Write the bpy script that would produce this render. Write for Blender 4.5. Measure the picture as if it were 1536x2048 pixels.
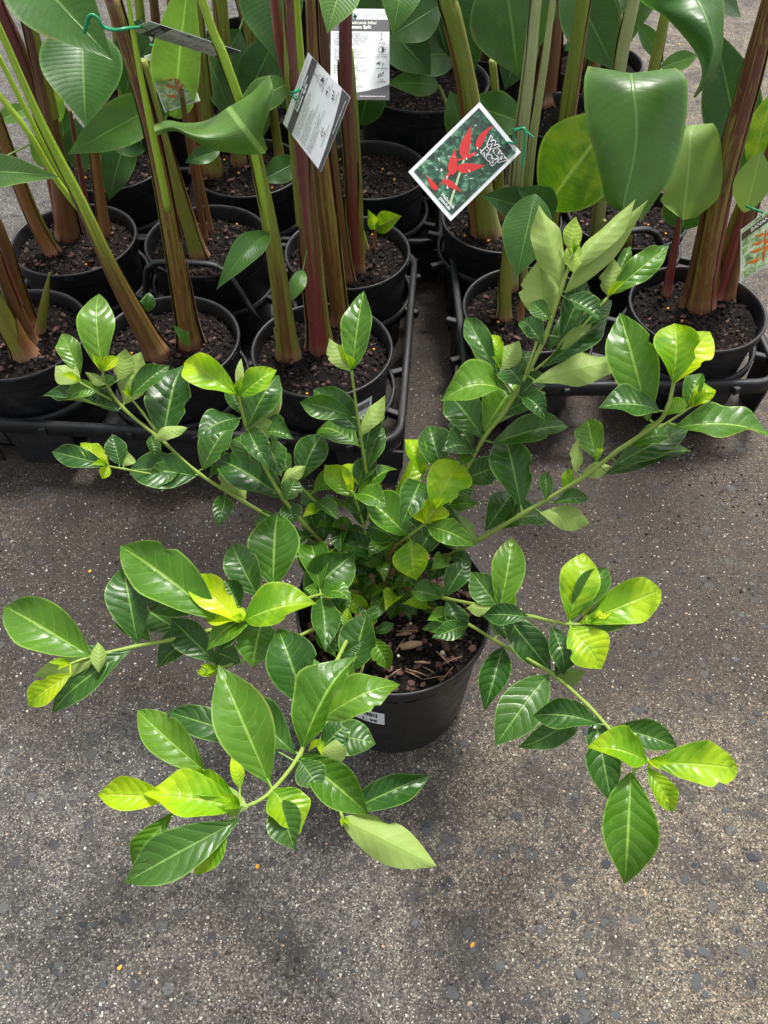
import bpy, math, random
import numpy as np
from mathutils import Vector, Matrix, noise as mnoise
R = math.radians
rnd = random.Random(7)
nrng = np.random.default_rng(11)
scene = bpy.context.scene
for o in list(bpy.data.objects): bpy.data.objects.remove(o)

# ------------------------------------------------------------------ camera
PITCH, CZ, F = R(53), 1.2, 1547.0            # the photograph is 1536 x 2048
CAM = Vector((0, 0, CZ))
cd = bpy.data.cameras.new('camera'); cam = bpy.data.objects.new('camera', cd)
scene.collection.objects.link(cam); scene.camera = cam
cam.location = CAM; cam.rotation_euler = (math.pi/2 - PITCH, 0, 0)
cd.sensor_fit = 'VERTICAL'; cd.sensor_height = 36.0; cd.lens = 36.0*F/2048.0
cd.clip_start = 0.02; cd.clip_end = 300
# ------------------------------------------------------------------ sky, sun, exposure
SUN_EL, SUN_AZ = R(62), R(20)                # azimuth from +Y towards +X
SUN = Vector((math.sin(SUN_AZ)*math.cos(SUN_EL), math.cos(SUN_AZ)*math.cos(SUN_EL), math.sin(SUN_EL)))
w = bpy.data.worlds.new('World'); scene.world = w; w.use_nodes = True
nt = w.node_tree; bg = nt.nodes['Background']
sky = nt.nodes.new('ShaderNodeTexSky'); sky.sky_type = 'NISHITA'; sky.sun_disc = False
sky.sun_elevation = SUN_EL; sky.sun_rotation = SUN_AZ; sky.dust_density = 3.0; sky.air_density = 1.0
hs = nt.nodes.new('ShaderNodeHueSaturation'); hs.inputs['Saturation'].default_value = 0.15
nt.links.new(sky.outputs[0], hs.inputs['Color']); nt.links.new(hs.outputs[0], bg.inputs[0])
bg.inputs[1].default_value = 0.075
sd = bpy.data.lights.new('sun', 'SUN'); sd.energy = 1.5; sd.angle = R(12); sd.color = (1, .96, .9)
so = bpy.data.objects.new('sun', sd); scene.collection.objects.link(so)
so.rotation_euler = SUN.to_track_quat('Z', 'Y').to_euler(); so.location = (0, 3, 6)
scene.view_settings.view_transform = 'Standard'; scene.view_settings.look = 'None'
scene.view_settings.exposure = 1.72; scene.view_settings.gamma = 1.0
scene.render.engine = 'CYCLES'
scene.cycles.max_bounces = 6; scene.cycles.diffuse_bounces = 3; scene.cycles.transparent_max_bounces = 8

# ------------------------------------------------------------------ helpers: measuring
cR = Vector((1, 0, 0)); cU = Vector((0, math.sin(PITCH), math.cos(PITCH))); cF = Vector((0, math.cos(PITCH), -math.sin(PITCH)))
def ray(px, py): return cR*((px-768)/F) - cU*((py-1024)/F) + cF
def U(px, py, z):
    d = ray(px, py); return CAM + d*((z-CZ)/d.z)
def AY(px, py, Y):
    d = ray(px, py); return CAM + d*(Y/d.y)
def depth(p): return (p-CAM).dot(cF)
# ------------------------------------------------------------------ helpers: objects
WORG = {}
def W(o): return WORG.get(o.name, Vector((0, 0, 0))) if o else Vector((0, 0, 0))
def put(o, origin, parent=None):
    scene.collection.objects.link(o)
    if parent: o.parent = parent
    o.location = origin - W(parent); WORG[o.name] = origin.copy()
    return o
def thing(name, label, cat, loc, group=None):
    o = bpy.data.objects.new(name, None); o.empty_display_size = .05
    put(o, Vector(loc)); tag(o, label, cat, group); return o
def tag(o, label, cat, group=None):
    o['label'] = label; o['category'] = cat
    if group: o['group'] = group
    return o
def mesh_obj(name, verts, faces, mat, parent=None, origin=None, uvs=None, smooth=True):
    """verts in world space; uvs one per vertex"""
    origin = Vector(origin) if origin is not None else Vector(verts[0])
    me = bpy.data.meshes.new(name)
    me.from_pydata([tuple(Vector(v)-origin) for v in verts], [], faces)
    if uvs is not None:
        uvl = me.uv_layers.new(name='UVMap')
        li = np.empty(len(me.loops), int); me.loops.foreach_get('vertex_index', li)
        uvl.data.foreach_set('uv', np.asarray(uvs, float)[li].ravel())
    if smooth: me.polygons.foreach_set('use_smooth', [True]*len(me.polygons))
    me.materials.append(mat); me.update()
    return put(bpy.data.objects.new(name, me), origin, parent)
def share(name, me, parent, origin, rot=(0, 0, 0), scale=(1, 1, 1)):
    o = bpy.data.objects.new(name, me); put(o, Vector(origin), parent)
    o.rotation_euler = rot; o.scale = scale; return o
class MB:
    """collects shapes in world space for one mesh"""
    def __init__(s): s.v, s.f, s.uv = [], [], []
    def add(s, v, f, uv=None):
        n = len(s.v); s.v += [Vector(x) for x in v]; s.f += [tuple(i+n for i in q) for q in f]
        s.uv += list(uv) if uv else [(0, 0)]*len(v)
    def box(s, c, size, rz=0, bev=0.0):
        x, y, z = (d/2 for d in size); b = min(bev, x*.9, y*.9, z*.9) if bev else 0
        M = Matrix.Rotation(rz, 3, 'Z'); c = Vector(c)
        if not b:
            v = [(i*x, j*y, k*z) for k in (-1, 1) for j in (-1, 1) for i in (-1, 1)]
            f = [(0, 2, 3, 1), (4, 5, 7, 6), (0, 1, 5, 4), (2, 6, 7, 3), (0, 4, 6, 2), (1, 3, 7, 5)]
        else:
            ring = lambda zz, e: [(x-e, y-b-e*0, zz), (x-b-e, y-e, zz), (-x+b+e, y-e, zz), (-x+e, y-b, zz), (-x+e, -y+b, zz), (-x+b+e, -y+e, zz), (x-b-e, -y+e, zz), (x-e, -y+b, zz)]
            v = ring(-z, b) + ring(-z+b, 0) + ring(z-b, 0) + ring(z, b)
            f = [tuple(range(7, -1, -1)), tuple(range(24, 32))]
            f += [(a*8+i, a*8+(i+1) % 8, a*8+8+(i+1) % 8, a*8+8+i) for a in range(3) for i in range(8)]
        s.add([c + M @ Vector(p) for p in v], f)
    def tube(s, pts, rad, n=8, cap=True, v0=0.0, squash=None):
        pts = [Vector(p) for p in pts]; m = len(pts)
        T = [(pts[min(i+1, m-1)]-pts[max(i-1, 0)]).normalized() for i in range(m)]
        ref = Vector((0, 0, 1)) if abs(T[0].z) < .9 else Vector((1, 0, 0))
        a = T[0].cross(ref).normalized(); vs, uv, L = [], [], v0
        for i in range(m):
            a = (a - T[i]*a.dot(T[i])).normalized(); b = T[i].cross(a)
            if i: L += (pts[i]-pts[i-1]).length
            r = rad[i] if hasattr(rad, '__len__') else rad
            for k in range(n):
                t = 2*math.pi*k/n
                vs.append(pts[i] + (a*math.cos(t) + b*math.sin(t)*(squash or 1))*r); uv.append((k/n if k <= n/2 else 1-k/n, L))
        fs = [(i*n+k, i*n+(k+1) % n, (i+1)*n+(k+1) % n, (i+1)*n+k) for i in range(m-1) for k in range(n)]
        if cap: fs += [tuple(range(n-1, -1, -1)), tuple((m-1)*n+k for k in range(n))]
        s.add(vs, fs, uv)
    def lathe(s, c, prof, n=48, closed=False):
        c = Vector(c); m = len(prof)
        vs = [c + Vector((r*math.cos(2*math.pi*k/n), r*math.sin(2*math.pi*k/n), z)) for r, z in prof for k in range(n)]
        fs = [(i*n+k, i*n+(k+1) % n, (i+1)*n+(k+1) % n, (i+1)*n+k) for i in range(m-1) for k in range(n)]
        s.add(vs, fs)
    def out(s, name, mat, parent=None, origin=None, smooth=True):
        return mesh_obj(name, s.v, s.f, mat, parent, origin, s.uv, smooth)
def smooth_path(pts, sub=5):
    pts = [tuple(p) for p in pts]; out = []
    for i in range(len(pts)-1):
        p0, p1, p2, p3 = (np.array(pts[max(0, min(len(pts)-1, j))], float) for j in (i-1, i, i+1, i+2))
        for k in range(sub):
            t = k/sub
            out.append(.5*((2*p1)+(-p0+p2)*t+(2*p0-5*p1+4*p2-p3)*t*t+(-p0+3*p1-3*p2+p3)*t**3))
    out.append(np.array(pts[-1], float)); return out

# ------------------------------------------------------------------ materials
class NT:
    def __init__(s, name):
        s.m = bpy.data.materials.new(name); s.m.use_nodes = True; s.t = s.m.node_tree
        s.b = s.t.nodes['Principled BSDF']; s.o = s.t.nodes['Material Output']
    def n(s, typ, **kw):
        x = s.t.nodes.new('ShaderNode'+typ)
        for k, v in kw.items(): setattr(x, k, v)
        return x
    def l(s, a, b): s.t.links.new(a, b)
    def val(s, sock, v):
        if hasattr(v, 'is_linked') or isinstance(v, bpy.types.NodeSocket): s.l(v, sock)
        else: sock.default_value = v
    def math(s, op, a, b=0.0, c=None, clamp=False):
        x = s.n('Math', operation=op, use_clamp=clamp); s.val(x.inputs[0], a); s.val(x.inputs[1], b)
        if c is not None: s.val(x.inputs[2], c)
        return x.outputs[0]
    def rng(s, v, a, b, c=0.0, d=1.0, smooth=True):
        x = s.n('MapRange', interpolation_type='SMOOTHSTEP' if smooth else 'LINEAR')
        s.val(x.inputs[0], v)
        for i, q in enumerate((a, b, c, d)): s.val(x.inputs[i+1], q)
        return x.outputs[0]
    def mix(s, f, a, b, typ='MIX'):
        x = s.n('Mix', data_type='RGBA', blend_type=typ); s.val(x.inputs[0], f)
        for sock, q in ((x.inputs[6], a), (x.inputs[7], b)):
            s.val(sock, tuple(q)+(1,) if isinstance(q, (tuple, list)) and len(q) == 3 else q)
        return x.outputs[2]
    def noise(s, co, scale, detail=4, rough=.55, dist=0.0):
        x = s.n('TexNoise'); s.l(co, x.inputs['Vector']); x.inputs['Scale'].default_value = scale
        x.inputs['Detail'].default_value = detail; x.inputs['Roughness'].default_value = rough; x.inputs['Distortion'].default_value = dist
        return x.outputs['Fac']
    def vor(s, co, scale, feature='F1', rnd=1.0):
        x = s.n('TexVoronoi', feature=feature); s.l(co, x.inputs['Vector']); x.inputs['Scale'].default_value = scale
        x.inputs['Randomness'].default_value = rnd; return x
    def ramp(s, f, stops):
        x = s.n('ValToRGB'); s.l(f, x.inputs[0]); e = x.color_ramp.elements
        while len(e) < len(stops): e.new(.5)
        for q, (p, c) in zip(e, stops): q.position = p; q.color = tuple(c)+(1,)
        return x.outputs[0]
    def bump(s, h, strength, dist=.001, nrm=None):
        x = s.n('Bump'); s.l(h, x.inputs['Height']); x.inputs['Strength'].default_value = strength; x.inputs['Distance'].default_value = dist
        if nrm: s.l(nrm, x.inputs['Normal'])
        return x.outputs[0]
    def coord(s, k='Object'): return s.n('TexCoord').outputs[k]
    def sep(s, co): 
        x = s.n('SeparateXYZ'); s.l(co, x.inputs[0]); return x.outputs
    def scaled(s, co, sc):
        x = s.n('Mapping'); s.l(co, x.inputs[0]); x.inputs['Scale'].default_value = sc; return x.outputs[0]
    def set(s, **kw):
        for k, v in kw.items():
            k = {'spec': 'Specular IOR Level'}.get(k, k.replace('_', ' '))
            s.val(s.b.inputs[k], tuple(v)+(1,) if isinstance(v, tuple) and len(v) == 3 else v)
        return s.m

def leaf_mat(name, top, under, vein, trans=.25, rough=.33, nv=8.0, slant=1.5, rib=.05, vfac=.26, quilt=.6, edge=.8, ribcol=None, mott=None, spots=.35):
    s = NT(name); uv = s.sep(s.coord('UV')); u, v = uv[0], uv[1]
    au = s.math('MULTIPLY', s.math('ABSOLUTE', s.math('SUBTRACT', u, .5)), 2.0)
    oi = s.n('ObjectInfo').outputs['Random']; oc = s.coord('Object')
    wob = s.noise(oc, 60, 2)
    ph = s.math('FRACT', s.math('ADD', s.math('SUBTRACT', s.math('MULTIPLY', v, nv), s.math('MULTIPLY', s.math('POWER', au, 1.25), slant)), s.math('MULTIPLY', wob, .5)))
    d = s.math('MULTIPLY', s.math('ABSOLUTE', s.math('SUBTRACT', ph, .5)), 2.0)     # 1 on a vein
    line = s.math('MULTIPLY', s.rng(d, .88, .99), s.rng(au, .98, .6))
    ribm = s.rng(au, rib*1.5, rib*.5)
    big = s.noise(oc, 18, 3)
    base = s.mix(s.rng(big, .35, .7), top, tuple(c*.78 for c in top))
    if mott: base = s.mix(s.rng(s.math('ADD', s.noise(oc, 30, 3), s.math('MULTIPLY', s.math('SUBTRACT', v, .5), .35)), .38, .66), base, mott)
    hsv = s.n('HueSaturation'); s.l(base, hsv.inputs['Color'])
    s.l(s.rng(oi, 0, 1, .8, 1.22, False), hsv.inputs['Value']); s.l(s.rng(oi, 0, 1, .512, .49, False), hsv.inputs['Hue'])
    hsv.inputs['Saturation'].default_value = 1.0
    c = s.mix(s.math('MULTIPLY', line, vfac), hsv.outputs[0], vein)
    c = s.mix(s.math('MULTIPLY', ribm, .85), c, ribcol or vein)
    c = s.mix(s.math('MULTIPLY', s.rng(au, .90, 1.0), edge), c, vein)
    # small blemishes, browned rim and dried splash marks
    sp = s.rng(s.noise(oc, 130, 3, .6), .70, .76); dry = s.math('MULTIPLY', s.rng(au, .86, 1.0), s.rng(s.noise(oc, 22, 3), .58, .68))
    c = s.mix(s.math('MULTIPLY', sp, spots), c, (.20, .17, .06)); c = s.mix(s.math('MULTIPLY', dry, spots), c, (.22, .13, .05))
    c = s.mix(s.math('MULTIPLY', s.rng(s.noise(s.scaled(oc, (1, 1, .4)), 55, 5, .7), .56, .72), .22), c, vein)
    uc = s.mix(s.math('MULTIPLY', line, .3), under, tuple(x*.72 for x in under))
    uc = s.mix(s.math('MULTIPLY', ribm, .8), uc, vein)
    bf = s.n('NewGeometry').outputs['Backfacing']
    col = s.mix(bf, c, uc)
    fine = s.noise(oc, 700, 2)
    h = s.math('ADD', s.math('MULTIPLY', s.math('POWER', s.math('SUBTRACT', 1.0, d), .6), quilt), s.math('MULTIPLY', s.math('SUBTRACT', 1.0, ribm), .5))
    h = s.math('ADD', h, s.math('MULTIPLY', fine, .08)); h = s.math('MULTIPLY', h, s.math('SUBTRACT', 1.0, s.math('MULTIPLY', bf, .6)))
    nrm = s.bump(h, .75, .0015)
    s.set(Base_Color=col, Roughness=s.math('ADD', s.rng(s.noise(oc, 90, 2), .3, .7, rough-.05, rough+.1), s.math('MULTIPLY', bf, .25)), spec=.42, Normal=nrm)
    tr = s.n('BsdfTranslucent'); s.l(s.mix(.5, col, s.mix(1.0, col, (1.6, 1.7, .5), 'MULTIPLY')), tr.inputs[0]); s.l(nrm, tr.inputs['Normal'])
    ms = s.n('MixShader'); ms.inputs[0].default_value = trans
    s.l(s.b.outputs[0], ms.inputs[1]); s.l(tr.outputs[0], ms.inputs[2]); s.l(ms.outputs[0], s.o.inputs[0])
    return s.m
G = {
 'D': leaf_mat('gardenia_leaf_mature', (.036, .112, .013), (.18, .28, .07), (.19, .34, .075), .22, .30),
 'M': leaf_mat('gardenia_leaf_green', (.080, .205, .012), (.29, .41, .10), (.27, .46, .07), .28, .30),
 'L': leaf_mat('gardenia_leaf_young', (.18, .395, .007), (.36, .50, .08), (.40, .59, .06), .38, .28, mott=(.36, .545, .010)),
 'Y': leaf_mat('gardenia_leaf_newest', (.48, .63, .011), (.54, .65, .08), (.62, .72, .08), .44, .3, mott=(.31, .52, .010)),
}
H = {
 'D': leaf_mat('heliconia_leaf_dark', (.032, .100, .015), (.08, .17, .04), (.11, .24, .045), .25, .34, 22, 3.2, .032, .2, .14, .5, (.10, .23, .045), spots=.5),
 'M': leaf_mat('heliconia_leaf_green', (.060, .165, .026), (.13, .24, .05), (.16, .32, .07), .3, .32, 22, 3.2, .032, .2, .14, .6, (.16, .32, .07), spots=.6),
 'P': leaf_mat('heliconia_leaf_pale', (.13, .27, .05), (.20, .32, .07), (.30, .46, .13), .3, .36, 20, 3.0, .04, .3, .2, .7, (.32, .5, .14), spots=.5),
 'L': leaf_mat('heliconia_leaf_lime', (.16, .35, .012), (.2, .36, .04), (.34, .52, .08), .35, .28, 18, 2.8, .045, .3, .2, .6, (.36, .55, .1), mott=(.30, .46, .015), spots=.3),
}
def stem_mat(name, low, high, blotch, streak, h0=.02, h1=.5, bf=.5, rough=.4):
    s = NT(name); uv = s.coord('UV'); sp = s.sep(uv); v = sp[1]
    st = s.noise(s.scaled(uv, (14, 2.0, 1)), 2.5, 4, .6); bl = s.noise(s.scaled(uv, (3, 7, 1)), 3.0, 4, .6, .6)
    oi = s.n('ObjectInfo').outputs['Random']
    t = s.math('ADD', s.rng(v, h0, h1), s.math('MULTIPLY', s.math('SUBTRACT', st, .5), .9))
    c = s.mix(s.rng(t, .1, .9), low, high)
    c = s.mix(s.math('MULTIPLY', s.rng(bl, .52, .72), bf), c, blotch)
    c = s.mix(s.math('MULTIPLY', s.rng(st, .52, .66), .7), c, streak)
    st2 = s.noise(s.scaled(uv, (5, .9, 1)), 3.1, 3, .6)
    c = s.mix(s.math('MULTIPLY', s.rng(st2, .5, .62), .75), c, blotch)
    c = s.mix(s.math('MULTIPLY', s.rng(s.noise(s.scaled(uv, (60, 30, 1)), 3, 3), .56, .68), .5), c, tuple(x*.4 for x in low))
    c = s.mix(s.math('MULTIPLY', s.rng(v, .04, .0), .8), c, s.mix(s.rng(st, .4, .6), (.36, .10, .08), (.42, .30, .18)))
    sc = s.noise(s.scaled(uv, (30, 60, 1)), 3, 2)
    c = s.mix(s.math('MULTIPLY', s.rng(sc, .7, .76), .5), c, (.35, .26, .15))
    return s.set(Base_Color=c, Roughness=rough, spec=.45, Normal=s.bump(s.math('ADD', st, s.math('MULTIPLY', sc, .2)), .35, .002))
ST = {
 'olive': stem_mat('stem_olive', (.201, .207, .032), (.219, .286, .043), (.143, .118, .028), (.353, .397, .085)),
 'brown': stem_mat('stem_brown', (.143, .057, .023), (.105, .042, .028), (.143, .127, .028), (.236, .135, .057)),
 'rust': stem_mat('stem_rust', (.236, .099, .032), (.185, .079, .032), (.201, .174, .043), (.369, .207, .085)),
 'purple': stem_mat('stem_purple', (.185, .031, .032), (.143, .035, .043), (.143, .151, .032), (.285, .095, .085), bf=.7),
 'brownlime': stem_mat('stem_brown_to_lime', (.143, .066, .021), (.320, .524, .043), (.201, .190, .035), (.320, .348, .071), .1, .42, .25),
 'lime': stem_mat('stem_lime', (.259, .390, .033), (.349, .537, .039), (.194, .293, .033), (.427, .586, .077), bf=.4),
 'pale': stem_mat('stem_pale', (.259, .293, .088), (.388, .439, .198), (.181, .220, .066), (.582, .586, .363), bf=.5),
 'gold': stem_mat('stem_golden_brown', (.160, .072, .021), (.125, .042, .032), (.285, .254, .043), (.353, .269, .071), .02, .6, .9),
}
ST['dry'] = stem_mat('stem_dry_husk', (.30, .19, .09), (.36, .25, .13), (.16, .09, .04), (.46, .34, .2), rough=.8)
def twig_mat():
    s = NT('gardenia_twig'); uv = s.coord('UV'); v = s.sep(uv)[1]; oc = s.coord('Object')
    st = s.noise(s.scaled(uv, (10, 40, 1)), 3, 3)
    t = s.math('ADD', s.rng(v, .05, .2), s.math('MULTIPLY', s.math('SUBTRACT', st, .5), .8))
    c = s.mix(s.rng(t, .2, .8), (.17, .09, .035), (.24, .34, .06))
    return s.set(Base_Color=c, Roughness=.5, Normal=s.bump(st, .4, .001))
TWIG = twig_mat()
def bark_twig():
    s = NT('gardenia_trunk'); st = s.noise(s.scaled(s.coord('UV'), (8, 60, 1)), 3, 4)
    return s.set(Base_Color=s.ramp(st, [(.3, (.07, .032, .015)), (.7, (.22, .11, .05))]), Roughness=.75, Normal=s.bump(st, .6, .002))
TRUNK = bark_twig()
def plastic(name, c, rough=.42, dust=.35):
    s = NT(name); oc = s.coord('Object')
    a = s.noise(oc, 35, 5, .65); b = s.noise(s.scaled(oc, (1, 1, .12)), 260, 3, .6)
    col = s.mix(s.math('MULTIPLY', s.rng(a, .45, .75), dust), c, (.05, .048, .044))
    return s.set(Base_Color=col, Roughness=s.rng(a, .3, .7, rough-.06, rough+.16), spec=.38, Normal=s.bump(b, .12, .0006))
POT = plastic('black_pot_plastic', (.012, .0125, .0145)); TRAY = plastic('tray_plastic', (.013, .014, .016), .46, .3); FPOT = plastic('front_pot_plastic', (.014, .0145, .016), .38, .3)
def soil_mat():
    s = NT('potting_soil'); oc = s.coord('Object'); v = s.vor(oc, 160); n = s.noise(oc, 70, 6, .7)
    c = s.ramp(n, [(.3, (.003, .0025, .002)), (.55, (.007, .005, .004)), (.8, (.026, .017, .013))])
    c = s.mix(s.math('MULTIPLY', s.rng(s.sep(v.outputs['Color'])[0], .86, .9), .6), c, (.14, .09, .07))
    return s.set(Base_Color=c, Roughness=.9, spec=.2, Normal=s.bump(s.math('ADD', v.outputs['Distance'], n), 1.0, .004))
SOIL = soil_mat()
def chip_mat(name, a, b, rough=.8):
    s = NT(name); r = s.n('ObjectInfo').outputs['Random']; g = s.n('NewGeometry').outputs['Random Per Island']; n = s.noise(s.coord('Object'), 300, 4)
    f = s.math('FRACT', s.math('ADD', s.math('ADD', r, g), s.math('MULTIPLY', n, .3)))
    return s.set(Base_Color=s.mix(f, a, b), Roughness=rough, spec=.25, Normal=s.bump(n, .5, .001))
BARK = chip_mat('bark_chip', (.045, .025, .020), (.16, .085, .072)); STRAW = chip_mat('straw', (.22, .13, .07), (.42, .28, .17)); CRUMB = chip_mat('soil_crumb', (.003, .0022, .002), (.024, .016, .013))
PRILL = chip_mat('fertiliser_prill', (.5, .5, .36), (.75, .74, .6), .35); ORANGE = chip_mat('orange_prill', (.6, .25, .03), (.75, .4, .06), .4)
STONE = chip_mat('blue_stone', (.026, .028, .034), (.095, .105, .105), .6)
def flat(name, c, rough=.5):
    s = NT(name); n = s.noise(s.coord('Object'), 40, 3); return s.set(Base_Color=s.mix(s.rng(n, .3, .8), c, tuple(x*.88 for x in c)), Roughness=rough)
CARD = flat('tag_card_white', (.80, .83, .86), .3); BAND = flat('tag_band_grey', (.075, .072, .085), .35); INK = flat('tag_ink', (.12, .13, .15)); INKB = flat('ink_black', (.02, .02, .022)); WHITE = flat('ink_white', (.85, .86, .86)); TIE = flat('green_tie', (.012, .30, .13), .35)
RED = flat('ink_red', (.62, .035, .035), .3); ORG = flat('ink_orange', (.62, .16, .02), .3); BROWNBAND = flat('ink_brown', (.085, .05, .04), .3)
def print_mat(name, cols):
    s = NT(name); oc = s.coord('Object'); n = s.noise(oc, 75, 6, .7, .5)
    return s.set(Base_Color=s.ramp(n, list(zip((.28, .42, .52, .62, .74), cols))), Roughness=.25)
PHOTO = print_mat('printed_foliage', [(.014, .018, .018), (.035, .05, .04), (.03, .11, .06), (.16, .34, .22), (.62, .75, .6)])
PHOTO2 = print_mat('printed_flowers', [(.10, .12, .08), (.20, .28, .14), (.38, .52, .28), (.6, .64, .55), (.8, .74, .8)])  # colours lightened to paint in sun on the right-edge tag

def ground_mat():
    s = NT('worn_aggregate_concrete'); oc = s.coord('Object'); p = s.sep(oc)
    big = s.noise(oc, 2.6, 5, .6); mid = s.noise(oc, 14, 5, .65); fin = s.noise(oc, 240, 4, .7)
    tan = s.mix(s.rng(mid, .32, .68), (.155, .127, .092), (.25, .208, .155))
    gry = s.mix(s.rng(mid, .3, .7), (.105, .101, .093), (.172, .165, .152))
    side = s.math('ADD', s.math('MULTIPLY', p[0], .55), s.math('MULTIPLY', big, 1.0))
    c = s.mix(s.rng(side, .32, .72), gry, tan)
    # damp brown grime left by watering round the trays and pots, plus painted-in shade
    wet_shade = s.math('ADD', s.rng(p[1], .30, .70), s.math('MULTIPLY', s.math('SUBTRACT', s.noise(oc, 4.5, 4, .6), .5), 1.3))
    wet_shade = s.math('MULTIPLY', s.rng(wet_shade, .22, .8), s.rng(p[1], 2.4, 1.7))
    wet_shade = s.math('MULTIPLY', wet_shade, s.rng(s.math('ABSOLUTE', s.math('SUBTRACT', p[0], .02)), 1.1, .5))
    c = s.mix(s.math('MULTIPLY', wet_shade, .80), c, (.046, .033, .021))
    # every grain of sand its own tone, dark joints between them
    g0 = s.vor(oc, 420); r0 = s.sep(g0.outputs['Color'])
    e0 = s.vor(oc, 420, 'DISTANCE_TO_EDGE').outputs['Distance']
    c = s.mix(1.0, c, s.ramp(r0[0], [(.0, (.22, .22, .22)), (.3, (.7, .7, .7)), (.7, (1.1, 1.1, 1.1)), (1.0, (2.3, 2.25, 2.15))]), 'MULTIPLY')
    c = s.mix(s.rng(e0, .10, .02, 0, .75), c, (.030, .026, .022))
    c = s.mix(s.rng(fin, .25, .7, .5, 0.0), c, (.035, .031, .027))
    # small pale gravel
    g1 = s.vor(oc, 300); r1 = s.sep(g1.outputs['Color'])
    m1 = s.math('MULTIPLY', s.rng(g1.outputs['Distance'], .40, .30), s.rng(r1[0], .70, .74))
    ring = s.math('MULTIPLY', s.rng(g1.outputs['Distance'], .62, .45), s.rng(r1[0], .70, .74))
    c = s.mix(s.math('MULTIPLY', ring, .55), c, (.025, .022, .020))
    c = s.mix(s.math('MULTIPLY', m1, .9), c, s.mix(r1[1], (.20, .18, .15), (.56, .53, .46)))
    pits = s.noise(oc, 120, 5, .75, .4)
    pm = s.rng(pits, .40, .31)
    c = s.mix(s.math('MULTIPLY', pm, .9), c, (.012, .011, .011))
    pits2 = s.rng(s.noise(s.scaled(oc, (1, 1, 1)), 30, 6, .8, .6), .37, .29)
    c = s.mix(s.math('MULTIPLY', pits2, .8), c, (.016, .014, .014))
    grime = s.noise(oc, 9, 6, .75, .3)
    c = s.mix(s.rng(grime, .54, .36, 0, .68), c, (.040, .037, .036))
    c = s.mix(s.rng(s.noise(oc, 42, 5, .7, .5), .47, .36, 0, .55), c, (.032, .029, .028))
    # worn dark stones flush with the surface
    d3 = s.n('VectorMath', operation='ADD'); s.l(oc, d3.inputs[0])
    nn = s.n('TexNoise'); s.l(oc, nn.inputs['Vector']); nn.inputs['Scale'].default_value = 70
    sc = s.n('VectorMath', operation='SCALE'); s.l(nn.outputs['Color'], sc.inputs[0]); sc.inputs['Scale'].default_value = .016; s.l(sc.outputs[0], d3.inputs[1])
    g3 = s.vor(d3.outputs[0], 40); r3 = s.sep(g3.outputs['Color'])
    m3 = s.math('MULTIPLY', s.rng(g3.outputs['Distance'], .36, .29), s.rng(r3[0], .74, .80))
    c = s.mix(s.math('MULTIPLY', s.math('MULTIPLY', s.rng(g3.outputs['Distance'], .46, .38), s.rng(r3[0], .74, .80)), .5), c, (.02, .018, .017))
    c = s.mix(s.math('MULTIPLY', m3, .85), c, s.mix(r3[1], (.040, .042, .050), (.115, .12, .12)))
    h = s.math('ADD', s.math('MULTIPLY', s.math('SUBTRACT', 1.0, pm), 1.2), s.math('MULTIPLY', fin, .9))
    h = s.math('ADD', h, s.math('MULTIPLY', m1, .5)); h = s.math('ADD', h, s.math('MULTIPLY', s.math('SUBTRACT', 1.0, pits2), .8))
    c = s.mix(1.0, c, s.mix(wet_shade, (1.0, 1.0, 1.0), (.58, .50, .42)), 'MULTIPLY')  # damp and painted shade darken the gravel too
    rough = s.math('SUBTRACT', .82, s.math('MULTIPLY', wet_shade, .22))
    return s.set(Base_Color=c, Roughness=rough, spec=.4, Normal=s.bump(h, .9, .0022))

# ------------------------------------------------------------------ ground
nx = 41; ext = 60
gv, gf = [], []
for j in range(nx):
    for i in range(nx):
        x, y = (math.copysign(abs(q)**2.2, q)*ext for q in ((i/(nx-1)*2-1), (j/(nx-1)*2-1)))
        gv.append((x, y+1, 0))
gf = [(j*nx+i, j*nx+i+1, (j+1)*nx+i+1, (j+1)*nx+i) for j in range(nx-1) for i in range(nx-1)]
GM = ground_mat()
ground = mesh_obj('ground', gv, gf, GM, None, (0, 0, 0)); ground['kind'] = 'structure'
# gravel bedded in the concrete
def chip_mesh(name, n, mat, seed, flatness=.35, jag=.28):
    r = random.Random(seed); ring = [r.uniform(1-jag, 1.0) for _ in range(n)]
    v = [(0, 0, flatness)]
    for s_, z in ((.72, flatness*.92), (1.0, flatness*.35), (.95, -flatness*.6)):
        for k in range(n):
            a = 2*math.pi*(k+.2*math.sin(seed+k))/n; v.append((ring[k]*s_*math.cos(a), ring[k]*s_*math.sin(a), z*r.uniform(.85, 1.1)))
    f = [(0, 1+k, 1+(k+1) % n) for k in range(n)]
    for b in (0, 1): f += [(1+b*n+k, 1+(b+1)*n+k, 1+(b+1)*n+(k+1) % n, 1+b*n+(k+1) % n) for k in range(n)]
    me = bpy.data.meshes.new(name); me.from_pydata(v, [], f); me.materials.append(mat); me.update(); return me
stones = [chip_mesh('stone', r_, STONE, 30+i, .3, .62) for i, r_ in enumerate((5, 6, 7, 6, 5, 8, 7, 5))]
def pot_clear(p):
    return (Vector((p.x-.014, p.y-.546)).length > .128) and not (p.y > 1.0 and -1.0 < p.x < .06) and not (p.y > 1.08 and p.x > .13 and p.y < 2.4 and p.x < .8)
cnt = 0
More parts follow.
